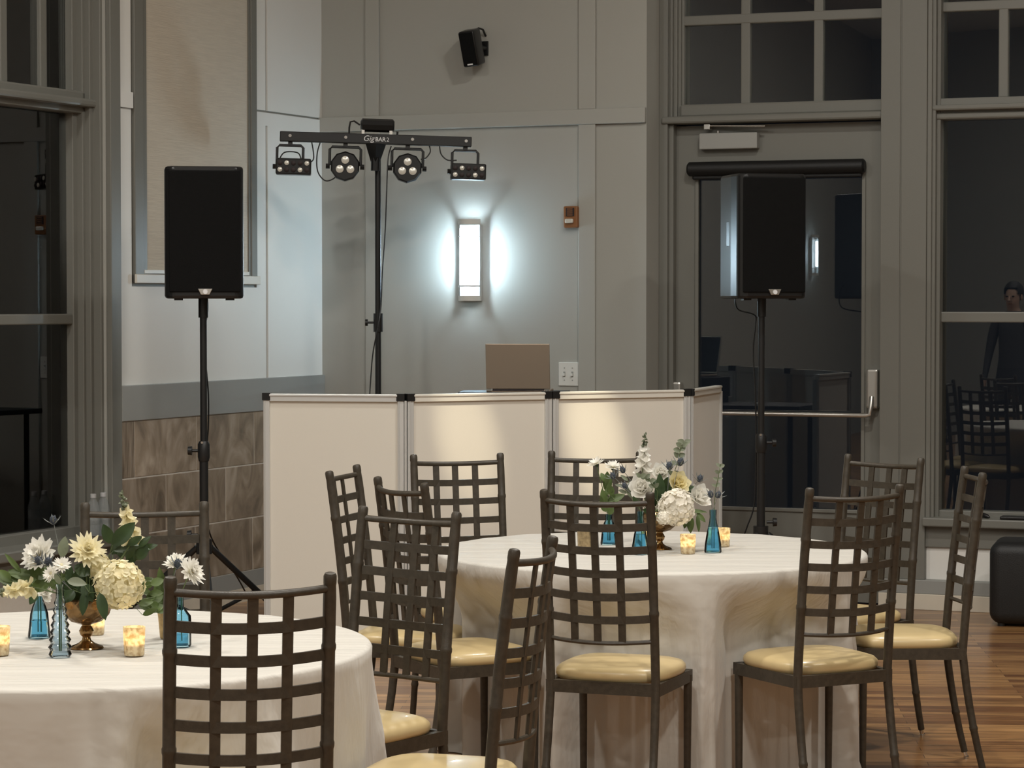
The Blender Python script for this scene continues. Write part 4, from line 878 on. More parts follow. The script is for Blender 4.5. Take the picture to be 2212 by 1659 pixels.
def round_table(cx, cy, seed, label_t, label_c, nf, ph0):
    t = thing('round_table', label_t, 'table', (cx, cy, 0))
    b = bm_(); lathe(b, [(0, TZ - 0.03), (TR - 0.01, TZ - 0.03), (TR - 0.006, TZ - 0.015), (TR - 0.01, TZ - 0.006), (0, TZ - 0.006)], 64); obj('table_top', b, 'laptop_metal', t, smooth=True)
    for k in range(4):
        a = PI / 4 + k * PI / 2; b = bm_(); tube(b, [(0.42 * math.cos(a), 0.42 * math.sin(a), 0), (0.42 * math.cos(a), 0.42 * math.sin(a), TZ - 0.03)], 0.014, 8); obj('leg', b, 'black_metal', t, smooth=True)
    rnd = random.Random(seed); N = 360; b = bm_(); rings = []
    ph = [rnd.uniform(0, 2 * PI) for _ in range(6)]
    folds = []                                                  # each fold: angle, width, strength
    for k in range(nf): folds.append((ph0 + 2 * PI * (k + rnd.uniform(-0.22, 0.22)) / nf, rnd.uniform(0.10, 0.17), rnd.uniform(0.7, 1.15)))
    def skirt(th, s):
        v = 0.0
        for a, wd, st in folds:
            d = (th - a + PI) % (2 * PI) - PI
            d += 0.05 * math.sin(3 * s + a * 5)
            wv = wd * (0.45 + 0.75 * s)
            v += st * math.exp(-(d / wv) ** 2) - 0.28 * st * math.exp(-((abs(d) - 2.1 * wv) / (wv * 0.9)) ** 2)
        return v
    cr = [(rnd.uniform(0, 2 * PI), rnd.uniform(0.018, 0.04), rnd.uniform(0.008, 0.02), rnd.uniform(0.05, 0.4), rnd.uniform(-0.25, 0.25)) for _ in range(34)]
    def crease(th, s):
        v = 0.0
        for a, wd, am, s0, sl in cr:
            if s <= s0: continue
            d = (th - a - sl * (s - s0) + PI) % (2 * PI) - PI
            if abs(d) < 4 * wd: v += am * min(1, (s - s0) * 4) * math.exp(-(d / wd) ** 2)
        return v
    for i in range(1, 26):
        r = (TR - 0.01) * i / 25
        rings.append([(r * math.cos(2 * PI * k / N), r * math.sin(2 * PI * k / N), TZ + 0.0012 * math.sin(7 * r * math.sin(2 * PI * k / N) * 6 + ph[0])) for k in range(N)])
    for a in (20, 45, 70):
        a = math.radians(a); rings.append([((TR - 0.01 + 0.016 * math.sin(a)) * math.cos(2 * PI * k / N), (TR - 0.01 + 0.016 * math.sin(a)) * math.sin(2 * PI * k / N), TZ - 0.016 * (1 - math.cos(a))) for k in range(N)])
    S = 34
    for i in range(1, S + 1):
        s = i / S; ring = []
        for k in range(N):
            th = 2 * PI * k / N
            f = skirt(th, s)
            r = TR + 0.004 + 0.004 * s + f * (0.012 + 0.060 * s ** 0.8) * min(1, s * 3.2) + crease(th, s) + 0.006 * s * math.sin(23 * th + ph[1] + 2.5 * s) + 0.003 * s * math.sin(41 * th + ph[2])
            r += max(0, s - 0.93) * 0.7 * (0.5 + 0.5 * math.sin(5 * th + ph[3]))
            z = (TZ - 0.016) * (1 - s) + 0.003 + 0.004 * s * (1 + math.sin(9 * th + ph[4])) * (1 if s > 0.9 else 0)
            ring.append((r * math.cos(th), r * math.sin(th), z))
        rings.append(ring)
    push_in(rings, len(rings) - S, N, cx, cy)
    c0 = b.verts.new((0, 0, TZ)); vr = [[b.verts.new(p) for p in r] for r in rings]
    for k in range(N): b.faces.new((c0, vr[0][k], vr[0][(k + 1) % N]))
    for i in range(len(vr) - 1):
        for k in range(N): b.faces.new((vr[i][k], vr[i + 1][k], vr[i + 1][(k + 1) % N], vr[i][(k + 1) % N]))
    o = obj('tablecloth', b, 'linen', None, smooth=True, auto=False); o.location = (cx, cy, 0.0)
    tag(o, label_c, 'tablecloth')
round_table(T1[0], T1[1], 3, 'round table under white linen between booth and nearer table', 'floor-length white linen cloth on the table by the booth', 13, 0.35)
round_table(T2[0], T2[1], 8, 'round table under white linen with the hydrangea compote on it', 'floor-length white linen cloth under the big hydrangea bouquet', 13, 0.1)
# ------------------------------------------------------------------ table-top vessels
TOP = TZ + 0.002
NECKS = []                                 # (axis x, axis y, table z, start z, mouth z, free radius, is a bowl)
def tabletop(x, y): p = onz(x, y, TZ); return Vector((p.x, p.y, TOP))
def vessel(name, label, cat, p, prof, material, inner=0.003, group=None, seg=24, water=None):
    t = thing(name, label, cat, p, 0, group); NECKS.append([p.x, p.y, 0.014, prof[-1][1], max(0.004, min(r for r, z in prof[-3:]) - inner), False, 0])
    b = bm_(); ins = [(max(r - inner, 0.001), max(z, inner)) for r, z in prof[::-1]]
    lathe(b, prof + ins + [(0, inner)], seg); obj('glass_body', b, material, t, smooth=True)
    if water:
        b = bm_(); pr = [(max(r - inner - 0.0006, 0.001), max(z, inner + 0.0006)) for r, z in prof if z <= water]; pr.append((pr[-1][0] * 0.99, water)); lathe(b, pr + [(0, water)], seg); obj('water', b, 'water_blue', t, smooth=True)
    return t
def compote(p, label, sc=1.0):
    t = thing('compote_bowl', label, 'bowl', p); NECKS.append([p.x, p.y, 0.086, 0.134, 0.054, True, 0])
    b = bm_(); pr = [(0.044, 0), (0.042, 0.004), (0.022, 0.012), (0.012, 0.02), (0.010, 0.028), (0.016, 0.034), (0.019, 0.044), (0.014, 0.054), (0.011, 0.058), (0.013, 0.062)]
    lathe(b, [(r * sc, z * sc) for r, z in pr] + [(0, 0.062 * sc)], 28); obj('pedestal', b, 'gold_foot', t, smooth=True)
    b = bm_(); seg = 72; NR = 20; rg = []
    ctl = [(0.0, 0.013, 0.060), (0.25, 0.038, 0.069), (0.5, 0.055, 0.085), (0.75, 0.064, 0.107), (1.0, 0.067, 0.130)]
    for i in range(NR + 1):
        q = i / NR; j = min(int(q * 4), 3); f = q * 4 - j; r = ctl[j][1] + (ctl[j + 1][1] - ctl[j][1]) * f; z = ctl[j][2] + (ctl[j + 1][2] - ctl[j][2]) * f
        row = []
        for k in range(seg):
            th = 2 * PI * k / seg; a_ = abs(((th * 12 / (2 * PI) + q * 3.0) % 1) - 0.5) * 2; c_ = abs(((th * 12 / (2 * PI) - q * 3.0) % 1) - 0.5) * 2
            rr = r + 0.0035 * max(0, (max(a_, c_) - 0.72) / 0.28) * min(1, q * 4); row.append(b.verts.new((rr * sc * math.cos(th), rr * sc * math.sin(th), z * sc)))
        rg.append(row)
    for r, z in ((0.062, 0.128), (0.03, 0.078)): rg.append([b.verts.new((r * sc * math.cos(2 * PI * k / seg), r * sc * math.sin(2 * PI * k / seg), z * sc)) for k in range(seg)])
    for i in range(len(rg) - 1):
        for k in range(seg): b.faces.new((rg[i][k], rg[i][(k + 1) % seg], rg[i + 1][(k + 1) % seg], rg[i + 1][k]))
    b.faces.new(rg[-1]); obj('bowl', b, 'gold_bowl', t, smooth=True, auto=False); return t
def votive(p, label, material='votive_gold', h=0.072, r=0.028, grp='gold votive candle cups', lit=True):
    t = thing('votive_candle', label, 'candle', p, random.uniform(0, 3), grp)
    b = bm_(); lathe(b, [(r * 0.86, 0), (r * 0.9, 0.003), (r, h), (r - 0.002, h), (r * 0.86, 0.005), (0, 0.005)], 28); obj('glass_cup', b, material, t, smooth=True)
    b = bm_(); lathe(b, [(r * 0.7, 0.006), (r * 0.7, h * 0.42), (0, h * 0.42)], 16); obj('wax', b, 'wax', t, smooth=True)
    if lit: b = bm_(); lathe(b, [(0.0, h * 0.43), (0.005, h * 0.50), (0.006, h * 0.56), (0.003, h * 0.68), (0, h * 0.75)], 10, close_bot=False); obj('flame', b, 'flame', t, smooth=True)
    return t
cone = [(0.030, 0), (0.031, 0.004), (0.029, 0.03), (0.022, 0.07), (0.014, 0.105), (0.0115, 0.125), (0.0125, 0.140), (0.0125, 0.150)]
squat = [(0.030, 0), (0.031, 0.004), (0.027, 0.03), (0.024, 0.055), (0.018, 0.072), (0.012, 0.082), (0.013, 0.10)]
shoulder = [(0.026, 0), (0.028, 0.004), (0.028, 0.065), (0.027, 0.078), (0.016, 0.092), (0.009, 0.102), (0.0085, 0.125), (0.011, 0.135)]
bub = [(0.025, 0), (0.029, 0.006)]
zz_ = 0.012
for k, r in enumerate((0.030, 0.028, 0.026, 0.0235, 0.021, 0.018, 0.015)):
    bub += [(r * 0.82, zz_ + 0.004), (r, zz_ + 0.012), (r * 0.82, zz_ + 0.019)]; zz_ += 0.0185
bub += [(0.010, zz_ + 0.006), (0.0095, zz_ + 0.03), (0.012, zz_ + 0.04)]
# table by the left edge (T2)
pB = tabletop(187, 1401); compote(pB, 'gold mercury-glass compote holding the big hydrangea bouquet')
pbub = tabletop(130, 1420); vessel('bubble_vase', 'pale blue ribbed bubble-glass bud vase before the gold compote', 'vase', pbub, bub, 'pale_blue_glass')
psq = tabletop(85, 1378); vessel('bud_vase', 'squat flared blue glass bud vase left of the bubble vase', 'vase', psq, [(r * 0.98, z * 1.15) for r, z in squat], 'blue_glass', water=0.045)
psh = tabletop(390, 1397); vessel('bud_vase', 'blue glass bottle vase with shoulders behind a chair post', 'vase', psh, shoulder, 'blue_glass', water=0.03)
votive(tabletop(290, 1417), 'lit gold votive on the near table, between bouquet and chair back')
votive(tabletop(-2, 1416), 'lit gold votive left of the pale bubble vase')
votive(tabletop(206, 1372), 'lit gold votive behind the gold compote foot of the hydrangea bouquet', r=0.026, h=0.06)
pgv = tabletop(356, 1380); vessel('gold_vase', 'slim flared gold vase with greenery behind a chair post', 'vase', pgv, [(0.012, 0), (0.013, 0.004), (0.018, 0.06), (0.022, 0.085)], 'gold_vase', 0.002)
# table by the booth (T1)
pB1 = tabletop(1425, 1187); compote(pB1, 'gold mercury-glass compote holding the rose and hydrangea bouquet', 1.0)
pc1 = tabletop(1540, 1194); vessel('bud_vase', 'tall conical blue glass bud vase between two gold votives', 'vase', pc1, cone, 'blue_glass', water=0.09)
pc2 = tabletop(1383, 1198); vessel('bud_vase', 'conical blue glass bud vase close to the rose bouquet compote', 'vase', pc2, cone, 'blue_glass', water=0.07)
pc3 = tabletop(1315, 1177); vessel('bud_vase', 'squat blue glass bud vase holding white daisies', 'vase', pc3, [(r, z * 1.1) for r, z in squat], 'blue_glass', water=0.05)
votive(tabletop(1486, 1197), 'lit gold votive right of the rose bouquet compote', h=0.068)
votive(tabletop(1561, 1181), 'lit gold votive behind the tall conical blue vase', h=0.066)
votive(tabletop(1264, 1192), 'unlit brown-gold votive beside the daisy vase', 'brown_votive', 0.075, 0.029, None, lit=False)
votive(tabletop(1402, 1180), 'lit gold votive half hidden behind the rose compote foot', h=0.066)
# ------------------------------------------------------------------ flowers
UP = Vector((0, 0, 1))
def frame(n, spin=0.0):
    n = Vector(n).normalized(); return n.to_track_quat('Z', 'Y').to_matrix().to_4x4() @ Matrix.Rotation(spin, 4, 'Z')
def petal(bm, M, L, Wd, cup=0.3, n=4, tip=0.6):
    rows = []
    for i in range(n + 1):
        s = i / n; w = Wd * math.sin(PI * min(1, (0.12 + s * (0.88 - 0.12 * tip)))) ** 0.8 if s < 1 else Wd * 0.12
        z = cup * L * s * s; rows.append([bm.verts.new(M @ Vector((s * L, -w, z + 0.12 * w))), bm.verts.new(M @ Vector((s * L, 0, z))), bm.verts.new(M @ Vector((s * L, w, z + 0.12 * w)))])
    for a, c in zip(rows, rows[1:]):
        for k in range(2): bm.faces.new((a[k], a[k + 1], c[k + 1], c[k]))
# Every bloom, stem and leaf is tried at a few depths along its own line of sight (and with a few bends) and kept where it
# runs through none of its neighbours, or through as few as possible.
from mathutils.bvhtree import BVHTree
REG = []
def _box(bm):
    c = [v.co for v in bm.verts]; return [min(v[i] for v in c) for i in range(3)], [max(v[i] for v in c) for i in range(3)]
def _add(bm, owner): bm.verts.ensure_lookup_table(); lo, hi = _box(bm); REG.append((BVHTree.FromBMesh(bm), lo, hi, owner))
def _hits(bm, owner):
    lo, hi = _box(bm); tr = None; n = 0
    for t, l2, h2, ow in REG:
        if ow == owner or any(lo[i] > h2[i] or l2[i] > hi[i] for i in range(3)): continue
        if tr is None: tr = BVHTree.FromBMesh(bm)
        n += len(tr.overlap(t))
    return n
def reg_object(o):
    for ch in [x for x in bpy.data.objects if x.parent == o]:
        if ch.name.startswith('water'): continue
        b = bm_(); b.from_mesh(ch.data); bmesh.ops.transform(b, matrix=root_matrix(o), verts=b.verts); _add(b, o.name); b.free()
for _o in [x for x in bpy.data.objects if x.parent is None and x.name.split('.')[0] in ('compote_bowl', 'bud_vase', 'bubble_vase', 'gold_vase', 'votive_candle')]: reg_object(_o)
for _o in CHAIRS.values():
    for ch in [x for x in bpy.data.objects if x.parent == _o]:
        b = bm_(); b.from_mesh(ch.data); bmesh.ops.transform(b, matrix=root_matrix(_o), verts=b.verts); _add(b, _o.name); b.free()
def neck_of(base): return min(NECKS, key=lambda k: (k[0] - base[0]) ** 2 + (k[1] - base[1]) ** 2)
def route(base, targets, k, turn=0.0, bend=0.0):
    """points of a stem: start inside its vessel, out through the mouth (over the rim when it hangs down), on to the targets"""
    N = neck_of(base); ax = Vector((N[0], N[1], TOP)); h = Vector(targets[0]); a = 2.39996 * k + turn; e = Vector((math.cos(a), math.sin(a), 0))
    d = Vector((h.x - ax.x, h.y - ax.y, 0)); L = d.length; d = d / L if L > 1e-6 else e; out = []
    if N[5]:
        r0 = 0.006 + 0.005 * (k % 4); out = [ax + e * r0 + Vector((0, 0, N[2])), ax + (e * 0.016 + d * min(0.032, L * 0.5)) + Vector((0, 0, N[3]))]
        if h.z < TOP + 0.15 and L > 0.05: out.append(ax + d * 0.086 + e * 0.004 + Vector((0, 0, 0.152)))
    else:
        r0 = N[4] * 0.5; out = [ax + e * r0 + Vector((0, 0, N[2])), ax + e * r0 + Vector((0, 0, N[3] * 0.6)), ax + (e * 0.7 + d * 0.3) * r0 + Vector((0, 0, N[3] + 0.002))]
    p = out[-1]; dd = h - p; side = Vector((dd.y, -dd.x, 0)); side = side.normalized() * bend if side.length > 1e-6 else Vector()
    if dd.length > 0.03: out += [p + dd * 0.4 + side, p + dd * 0.75 + side * 0.7]
    return out + [Vector(t) for t in targets]
def slide(p, dY): p = Vector(p); return EYE + (p - EYE) * (1 + dY / p.y)
DEPTHS = (0, -0.015, 0.015, -0.03, 0.03, -0.045, 0.045, -0.06, 0.06, -0.08, 0.08, -0.10, 0.10)
def best_stem(base, targets, rad, owner, rads=None):
    N = neck_of(base); best = None
    for k in range(12):
        for bend in (0.0, 0.008, -0.008, 0.016, -0.016, 0.025, -0.025, 0.04, -0.04):
            pts = route(base, targets, N[6] + k % 4, 0.37 * k, bend); b = bm_(); rr = [rad] * len(pts); rr[-1] = rad * 0.8
            tube(b, pts, rr, 6); n = _hits(b, owner)
            if best is None or n < best[0]:
                if best: best[1].free()
                best = (n, b)
            else: b.free()
            if n == 0: break
        if best[0] == 0: break
    N[6] += 1; return best
def grow(name, label, cat, base, grp, head, make, rad, stem_mat='stem_green', foot=None, tries=DEPTHS):
    """make(head) -> [(part name, bmesh, material, auto-smooth)]"""
    t = thing(name, label, cat, base, 0, grp); own = t.name; best = None
    for dY in tries:
        hd = slide(head, dY); parts = make(hd); n = sum(_hits(p[1], own) for p in parts)
        if best is None or n < best[0]:
            if best: [p[1].free() for p in best[2]]
            best = (n, hd, parts)
        else: [p[1].free() for p in parts]
        if n == 0: break
    n, hd, parts = best
    for p in parts: _add(p[1], own)
    if rad:
        m, sb = best_stem(base, [hd] if foot is None else [slide(foot, 0), hd], rad, own); _add(sb, own); obj('stem', sb, stem_mat, t, smooth=True, world=True)
    for nm, bb, mt, au in parts: obj(nm, bb, mt, t, smooth=True, world=True, auto=au)
    return t
def hydrangea(label, base, head, R, m, grp, nfl=130, seed=1):
    def make(hd):
        rnd = random.Random(seed); c = bm_(); bmesh.ops.create_icosphere(c, subdivisions=2, radius=R * 0.82, matrix=Matrix.Translation(hd)); b = bm_()
        for i in range(nfl):
            z = 1 - 2 * (i + 0.5) / nfl; a = i * 2.39996; rr = math.sqrt(1 - z * z)
            n = Vector((rr * math.cos(a), rr * math.sin(a), z)); n = (n + Vector((rnd.uniform(-.15, .15), rnd.uniform(-.15, .15), rnd.uniform(-.15, .15)))).normalized()
            M = Matrix.Translation(hd + n * R * rnd.uniform(0.88, 1.04)) @ frame(n, rnd.uniform(0, 2)); s = R * rnd.uniform(0.17, 0.23)
            for k in range(4): petal(b, M @ Matrix.Rotation(k * PI / 2, 4, 'Z'), s, s * 0.5, rnd.uniform(0.1, 0.5), 4, 0.55)
        return [('flower_core', c, m, True), ('florets', b, m, False)]
    return grow('hydrangea', label, 'flower', base, grp, head, make, 0.0026)
def daisy(label, base, head, n, R, m, grp, layers=3, cen='petal_yellow', seed=2, cen_r=0.3, name='chrysanthemum', pw=0.12):
    def make(hd):
        rnd = random.Random(seed); b = bm_(); M0 = Matrix.Translation(hd) @ frame(n)
        for l in range(layers):
            cnt = int(20 - 3 * l)
            for k in range(cnt):
                M = M0 @ Matrix.Translation((0, 0, 0.0035 * l * R / 0.04)) @ Matrix.Rotation(2 * PI * (k + 0.5 * l) / cnt + rnd.uniform(-.08, .08), 4, 'Z') @ Matrix.Rotation(-math.radians(8 + 20 * l + rnd.uniform(-8, 8)), 4, 'Y')
                petal(b, M, R * (1 - 0.2 * l) * rnd.uniform(0.9, 1.06), R * pw, 0.12, 3, 0.9)
        c = bm_(); bmesh.ops.create_uvsphere(c, u_segments=12, v_segments=8, radius=R * cen_r, matrix=M0 @ Matrix.Translation((0, 0, R * 0.12)) @ Matrix.Diagonal((1, 1, 0.6, 1)))
        k = bm_(); bmesh.ops.create_uvsphere(k, u_segments=10, v_segments=6, radius=R * 0.2, matrix=M0 @ Matrix.Translation((0, 0, -R * 0.12)))
        return [('petals', b, m, False), ('flower_centre', c, cen, True), ('calyx', k, 'leaf_dark', True)]
    return grow(name, label, 'flower', base, grp, head, make, 0.0015)
def rose(label, base, head, n, R, m, grp, seed=3):
    def make(hd):
        rnd = random.Random(seed); M0 = Matrix.Translation(hd) @ frame(n); b = bm_()
        for l, (cnt, rad, tilt, ln) in enumerate(((6, 0.20, 20, 1.05), (5, 0.14, 42, 1.0), (5, 0.10, 60, 0.95), (4, 0.06, 72, 0.85), (3, 0.03, 82, 0.8))):
            for k in range(cnt):
                M = M0 @ Matrix.Rotation(2 * PI * (k + 0.37 * l) / cnt + rnd.uniform(-.1, .1), 4, 'Z') @ Matrix.Translation((rad * R, 0, -0.35 * R)) @ Matrix.Rotation(-math.radians(tilt), 4, 'Y')
                petal(b, M, R * ln, R * 0.52 * (1 - 0.1 * l), 0.35, 4, 0.15)
        return [('petals', b, m, False)]
    return grow('rose', label, 'flower', base, grp, head, make, 0.0020)
def snapdragon(label, base, foot, tip, grp, m='petal_cream', seed=4, sc=1.0):
    foot, tip = Vector(foot), Vector(tip); rel = tip - foot
    def make(ft):
        tp = ft + rel; b = bm_(); g = bm_(); ax = (tp - ft).normalized(); sp_ = bm_(); tube(sp_, [ft, ft.lerp(tp, 0.5), tp], [0.0018, 0.0016, 0.001], 6)
        for i in range(22):
            s = i / 21; p = ft.lerp(tp, s); a = i * 2.4; r = (0.015 * (1 - s) ** 0.8 + 0.003) * sc
            q = ax.orthogonal().normalized(); d = (Matrix.Rotation(a, 4, ax) @ q); nn = (d + ax * 0.6).normalized(); tgt = b if s < 0.62 else g
            for k in range(4 if s < 0.62 else 2): petal(tgt, Matrix.Translation(p + d * r * 0.3) @ frame(nn, k * 1.6 + i), r * 1.15, r * 0.7, 0.7, 3, 0.2)
            if s >= 0.62: bmesh.ops.create_icosphere(g, subdivisions=1, radius=r * 0.6, matrix=Matrix.Translation(p + d * r * 0.5))
        return [('blossoms', b, m, False), ('buds', g, 'leaf_grey', False), ('spike', sp_, 'stem_green', True)]
    return grow('snapdragon', label, 'flower', base, grp, foot, make, 0.0018)
def thistle(label, base, head, n, R, grp, seed=5):
    def make(hd):
        rnd = random.Random(seed); M0 = Matrix.Translation(hd) @ frame(n); b = bm_(); bmesh.ops.create_uvsphere(b, u_segments=12, v_segments=10, radius=R, matrix=M0 @ Matrix.Diagonal((0.82, 0.82, 1.15, 1)))
        for i in range(50):
            z = 1 - 1.7 * (i + .5) / 50; a = i * 2.4; rr = math.sqrt(max(0, 1 - z * z)); d = Vector((rr * 0.82 * math.cos(a), rr * 0.82 * math.sin(a), z * 1.15)) * R
            tube(b, [M0 @ (d * 0.95), M0 @ (d * 1.22)], [R * 0.10, R * 0.02], 4, caps=False)
        c = bm_()
        for k in range(9):
            M = M0 @ Matrix.Rotation(2 * PI * k / 9 + rnd.uniform(-.15, .15), 4, 'Z') @ Matrix.Translation((R * 0.3, 0, -R * 0.9)) @ Matrix.Rotation(-math.radians(rnd.uniform(15, 50)), 4, 'Y')
            petal(c, M, R * rnd.uniform(2.2, 3.0), R * 0.20, 0.25, 4, 1.0)
        return [('flower_head', b, 'thistle_blue', True), ('bracts', c, 'bract_grey', False)]
    return grow('thistle', label, 'flower', base, grp, head, make, 0.0011, 'bract_grey')
def leaf_mesh(p0, p1, wd, nrm, cup=0.15):
    b = bm_(); p0, p1 = Vector(p0), Vector(p1); d = p1 - p0; L = d.length; x = d.normalized(); n = Vector(nrm); n = (n - x * n.dot(x)).normalized(); y = n.cross(x)
    M = Matrix.Translation(p0) @ Matrix((x, y, n)).transposed().to_4x4()
    rows = []
    for i in range(9):
        s = i / 8; w = wd * (math.sin(PI * s ** 0.85) ** 0.75 if 0 < s < 1 else 0.02); z = -cup * L * (s - 0.4) ** 2 + cup * L * 0.16
        rows.append([b.verts.new(M @ Vector((s * L, v * w, z + abs(v) * w * 0.22))) for v in (-1, -0.5, 0, 0.5, 1)])
    for a, c in zip(rows, rows[1:]):
        for k in range(4): b.faces.new((a[k], a[k + 1], c[k + 1], c[k]))
    return b
def free_leaf(own, a, c, wd, n, again=None):
    best = None
    for dY in DEPTHS:
        b = leaf_mesh(slide(a, dY), slide(c, dY), wd, n); h = _hits(b, own)
        if best is None or h < best[0]:
            if best: best[1].free()
            best = (h, b, slide(a, dY))
        else: b.free()
        if h == 0: break
    return best
def sprig(name, label, base, pts, leaves, material, grp, r=0.0014, more=None):
    """leaves: (start point, end point, half width, normal); a twig joins each leaf to the stem"""
    t = thing(name, label, 'greenery', base, 0, grp); own = t.name; got = []
    for lf in leaves:
        h, b, a = free_leaf(own, *lf)
        for k in range(30 if more else 0):
            if h == 0: break
            h2, b2, a2 = free_leaf(own, *more())
            if h2 < h: b.free(); h, b, a = h2, b2, a2
            else: b2.free()
        _add(b, own); got.append((b, a))
    m, sb = best_stem(base, [Vector(p) for p in pts], r, own); _add(sb, own)
    _N = neck_of(base); ends = [v.co.copy() for v in sb.verts if v.co.z > TOP + _N[3] - 0.004] or [v.co.copy() for v in sb.verts]; end = Vector(pts[-1]); P = [Vector(p) for p in pts]
    obj('stem', sb, 'stem_green', t, smooth=True, world=True)
    for b, a in got:
        q = min(ends, key=lambda v: (v - a).length)
        if (q - a).length > 0.006:
            bestw = None
            for off in (Vector(), Vector((0, -0.012, 0)), Vector((0, 0.012, 0)), Vector((0.012, 0, 0)), Vector((-0.012, 0, 0)), Vector((0, 0, 0.015)), Vector((0, 0, -0.015)), Vector((0.02, 0.02, 0)), Vector((-0.02, 0.02, 0)), Vector((0.02, -0.02, 0)), Vector((-0.02, -0.02, 0)), Vector((0, -0.03, 0.02)), Vector((0, 0.03, 0.02))):
                w_ = bm_(); tube(w_, [q, q.lerp(a, 0.5) + off, a], 0.0007, 5); h = _hits(w_, own)
                if bestw is None or h < bestw[0]:
                    if bestw: bestw[1].free()
                    bestw = (h, w_)
                else: w_.free()
                if h == 0: break
            _add(bestw[1], own); obj('twig', bestw[1], 'stem_green', t, smooth=True, world=True)
        obj('leaf', b, material, t, smooth=True, world=True, auto=False)
    return t
def eucalyptus(label, base, pts, grp, rl=0.010, seed=6, material='leaf_grey'):
    best = None
    for dY in DEPTHS:                       # the whole sprig slides in depth
        rnd = random.Random(seed); P = [slide(p, dY) for p in pts]; lv = []; n = 0
        for i in range(len(P) - 1):
            for s in (0.3, 0.8):
                p = P[i].lerp(P[i + 1], s)
                for sgn in (-1, 1):
                    d = Vector((sgn * rnd.uniform(0.6, 1), rnd.uniform(-.4, .4), rnd.uniform(0.2, 0.8))).normalized(); lv.append((p, p + d * rl * 2.1, rl * rnd.uniform(0.7, 0.9), (rnd.uniform(-.5, .5), -1, 0.5)))
        for l in lv: b = leaf_mesh(*l); n += _hits(b, ''); b.free()
        b = bm_(); tube(b, P, 0.0012, 6); n += _hits(b, ''); b.free()
        if best is None or n < best[0]: best = (n, P, lv)
        if n == 0: break
    return sprig('eucalyptus_sprig', label, base, best[1], best[2], material, grp, 0.0012)
G2, G1 = 'flowers of the hydrangea bouquet', 'flowers of the rose bouquet'
CAMV = Vector((0, -1, 0.15))
Y2 = pB.y
bowl2 = pB + Vector((0, 0, 0.10))
hydrangea('large creamy hydrangea head drooping over the gold compote rim', bowl2 + Vector((0.02, -0.01, 0)), at(258, 1262, Y2 - 0.05), 0.060, 'petal_hydrangea', None, 190, 1)
hydrangea('smaller creamy hydrangea head tucked left of the largest one', bowl2 + Vector((0.01, -0.02, 0)), at(212, 1224, Y2 - 0.05), 0.034, 'petal_hydrangea', None, 90, 2)
daisy('cream-yellow chrysanthemum on top of the hydrangea bouquet', bowl2, at(188, 1192, Y2 - 0.01), (0.3, -0.8, 0.5), 0.052, 'petal_cream', None, 5, 'petal_yellow', 3, 0.42, pw=0.14)
daisy('big white chrysanthemum leaning out left of the hydrangea bouquet', bowl2 + Vector((-0.02, 0, 0)), at(88, 1200, Y2 - 0.01), (-0.45, -0.75, 0.5), 0.054, 'petal_white', None, 3, 'petal_cream', 4, 0.2, pw=0.2)
thistle('tall grey-blue thistle standing above the white chrysanthemum', bowl2 + Vector((-0.02, 0.01, 0)), at(115, 1124, Y2 + 0.02), (0, -0.1, 1), 0.0105, None, 1)
for i, (x, y) in enumerate(((84, 1211), (104, 1213))): thistle('grey-blue thistle head in front of the big white chrysanthemum', bowl2 + Vector((-0.02, -0.02, 0)), at(x, y, Y2 - 0.06), (-0.2 + 0.4 * i, -0.6, 0.6), 0.0115, 'paired thistles', 2 + i)
snapdragon('cream snapdragon spike rising above the hydrangea bouquet', bowl2 + Vector((0.01, 0.01, 0)), at(286, 1170, Y2), at(262, 1062, Y2 + 0.02), None, 'petal_cream', 4, 1.25)
def P2(x, y, dy=0.0): return at(x, y, Y2 + dy)
sprig('salal_sprig', 'broad dark green leaves in the middle of the hydrangea bouquet', bowl2, [P2(235, 1200)], [(P2(243, 1178, -.02), P2(292, 1128, -.01), 0.020, (0.3, -1, 0.3)), (P2(245, 1175, 0), P2(222, 1132, .0), 0.016, (-0.3, -1, 0.2)), (P2(245, 1190, .01), P2(325, 1185, .03), 0.018, (0, -0.6, 0.8))], 'leaf_dark', None)
sprig('salal_sprig', 'grey-green oval leaf above the bubble vase', bowl2, [P2(135, 1215)], [(P2(134, 1205, -.03), P2(141, 1158, -.02), 0.014, (0, -1, 0.2))], 'leaf_grey', None)
sprig('salal_sprig', 'dark leaves hanging over the rim of the hydrangea compote', bowl2, [P2(190, 1300, -.06)], [(P2(185, 1275, -.06), P2(178, 1330, -.075), 0.012, (0, -1, 0)), (P2(215, 1280, -.06), P2(228, 1340, -.07), 0.014, (0.2, -1, 0)), (P2(160, 1275, -.05), P2(138, 1302, -.06), 0.016, (-0.2, -1, 0.2)), (P2(195, 1240, -.05), P2(160, 1222, -.05), 0.018, (0, -1, 0.4)), (P2(180, 1260, -.05), P2(200, 1300, -.065), 0.016, (0, -1, 0.3))], 'leaf_dark', None)
sprig('salal_sprig', 'mixed dark foliage filling the left of the hydrangea bouquet', bowl2, [P2(110, 1250), P2(40, 1245)], [(P2(100, 1250), P2(60, 1222), 0.018, (0, -1, .6)), (P2(75, 1248), P2(15, 1235), 0.016, (0, -1, .7)), (P2(60, 1248), P2(5, 1262), 0.017, (0, -1, .6)), (P2(110, 1255), P2(65, 1275), 0.018, (0, -1, .3)), (P2(150, 1245, .02), P2(110, 1270), 0.02, (0, -1, .3)), (P2(45, 1235), P2(10, 1195), 0.007, (0, -1, .3))], 'leaf_green', None)
snapdragon('short snapdragon stem drooping at the left of the hydrangea bouquet', bowl2, P2(70, 1268, -.02), P2(-25, 1285, -.03), None, 'petal_cream', 9, 1.1)
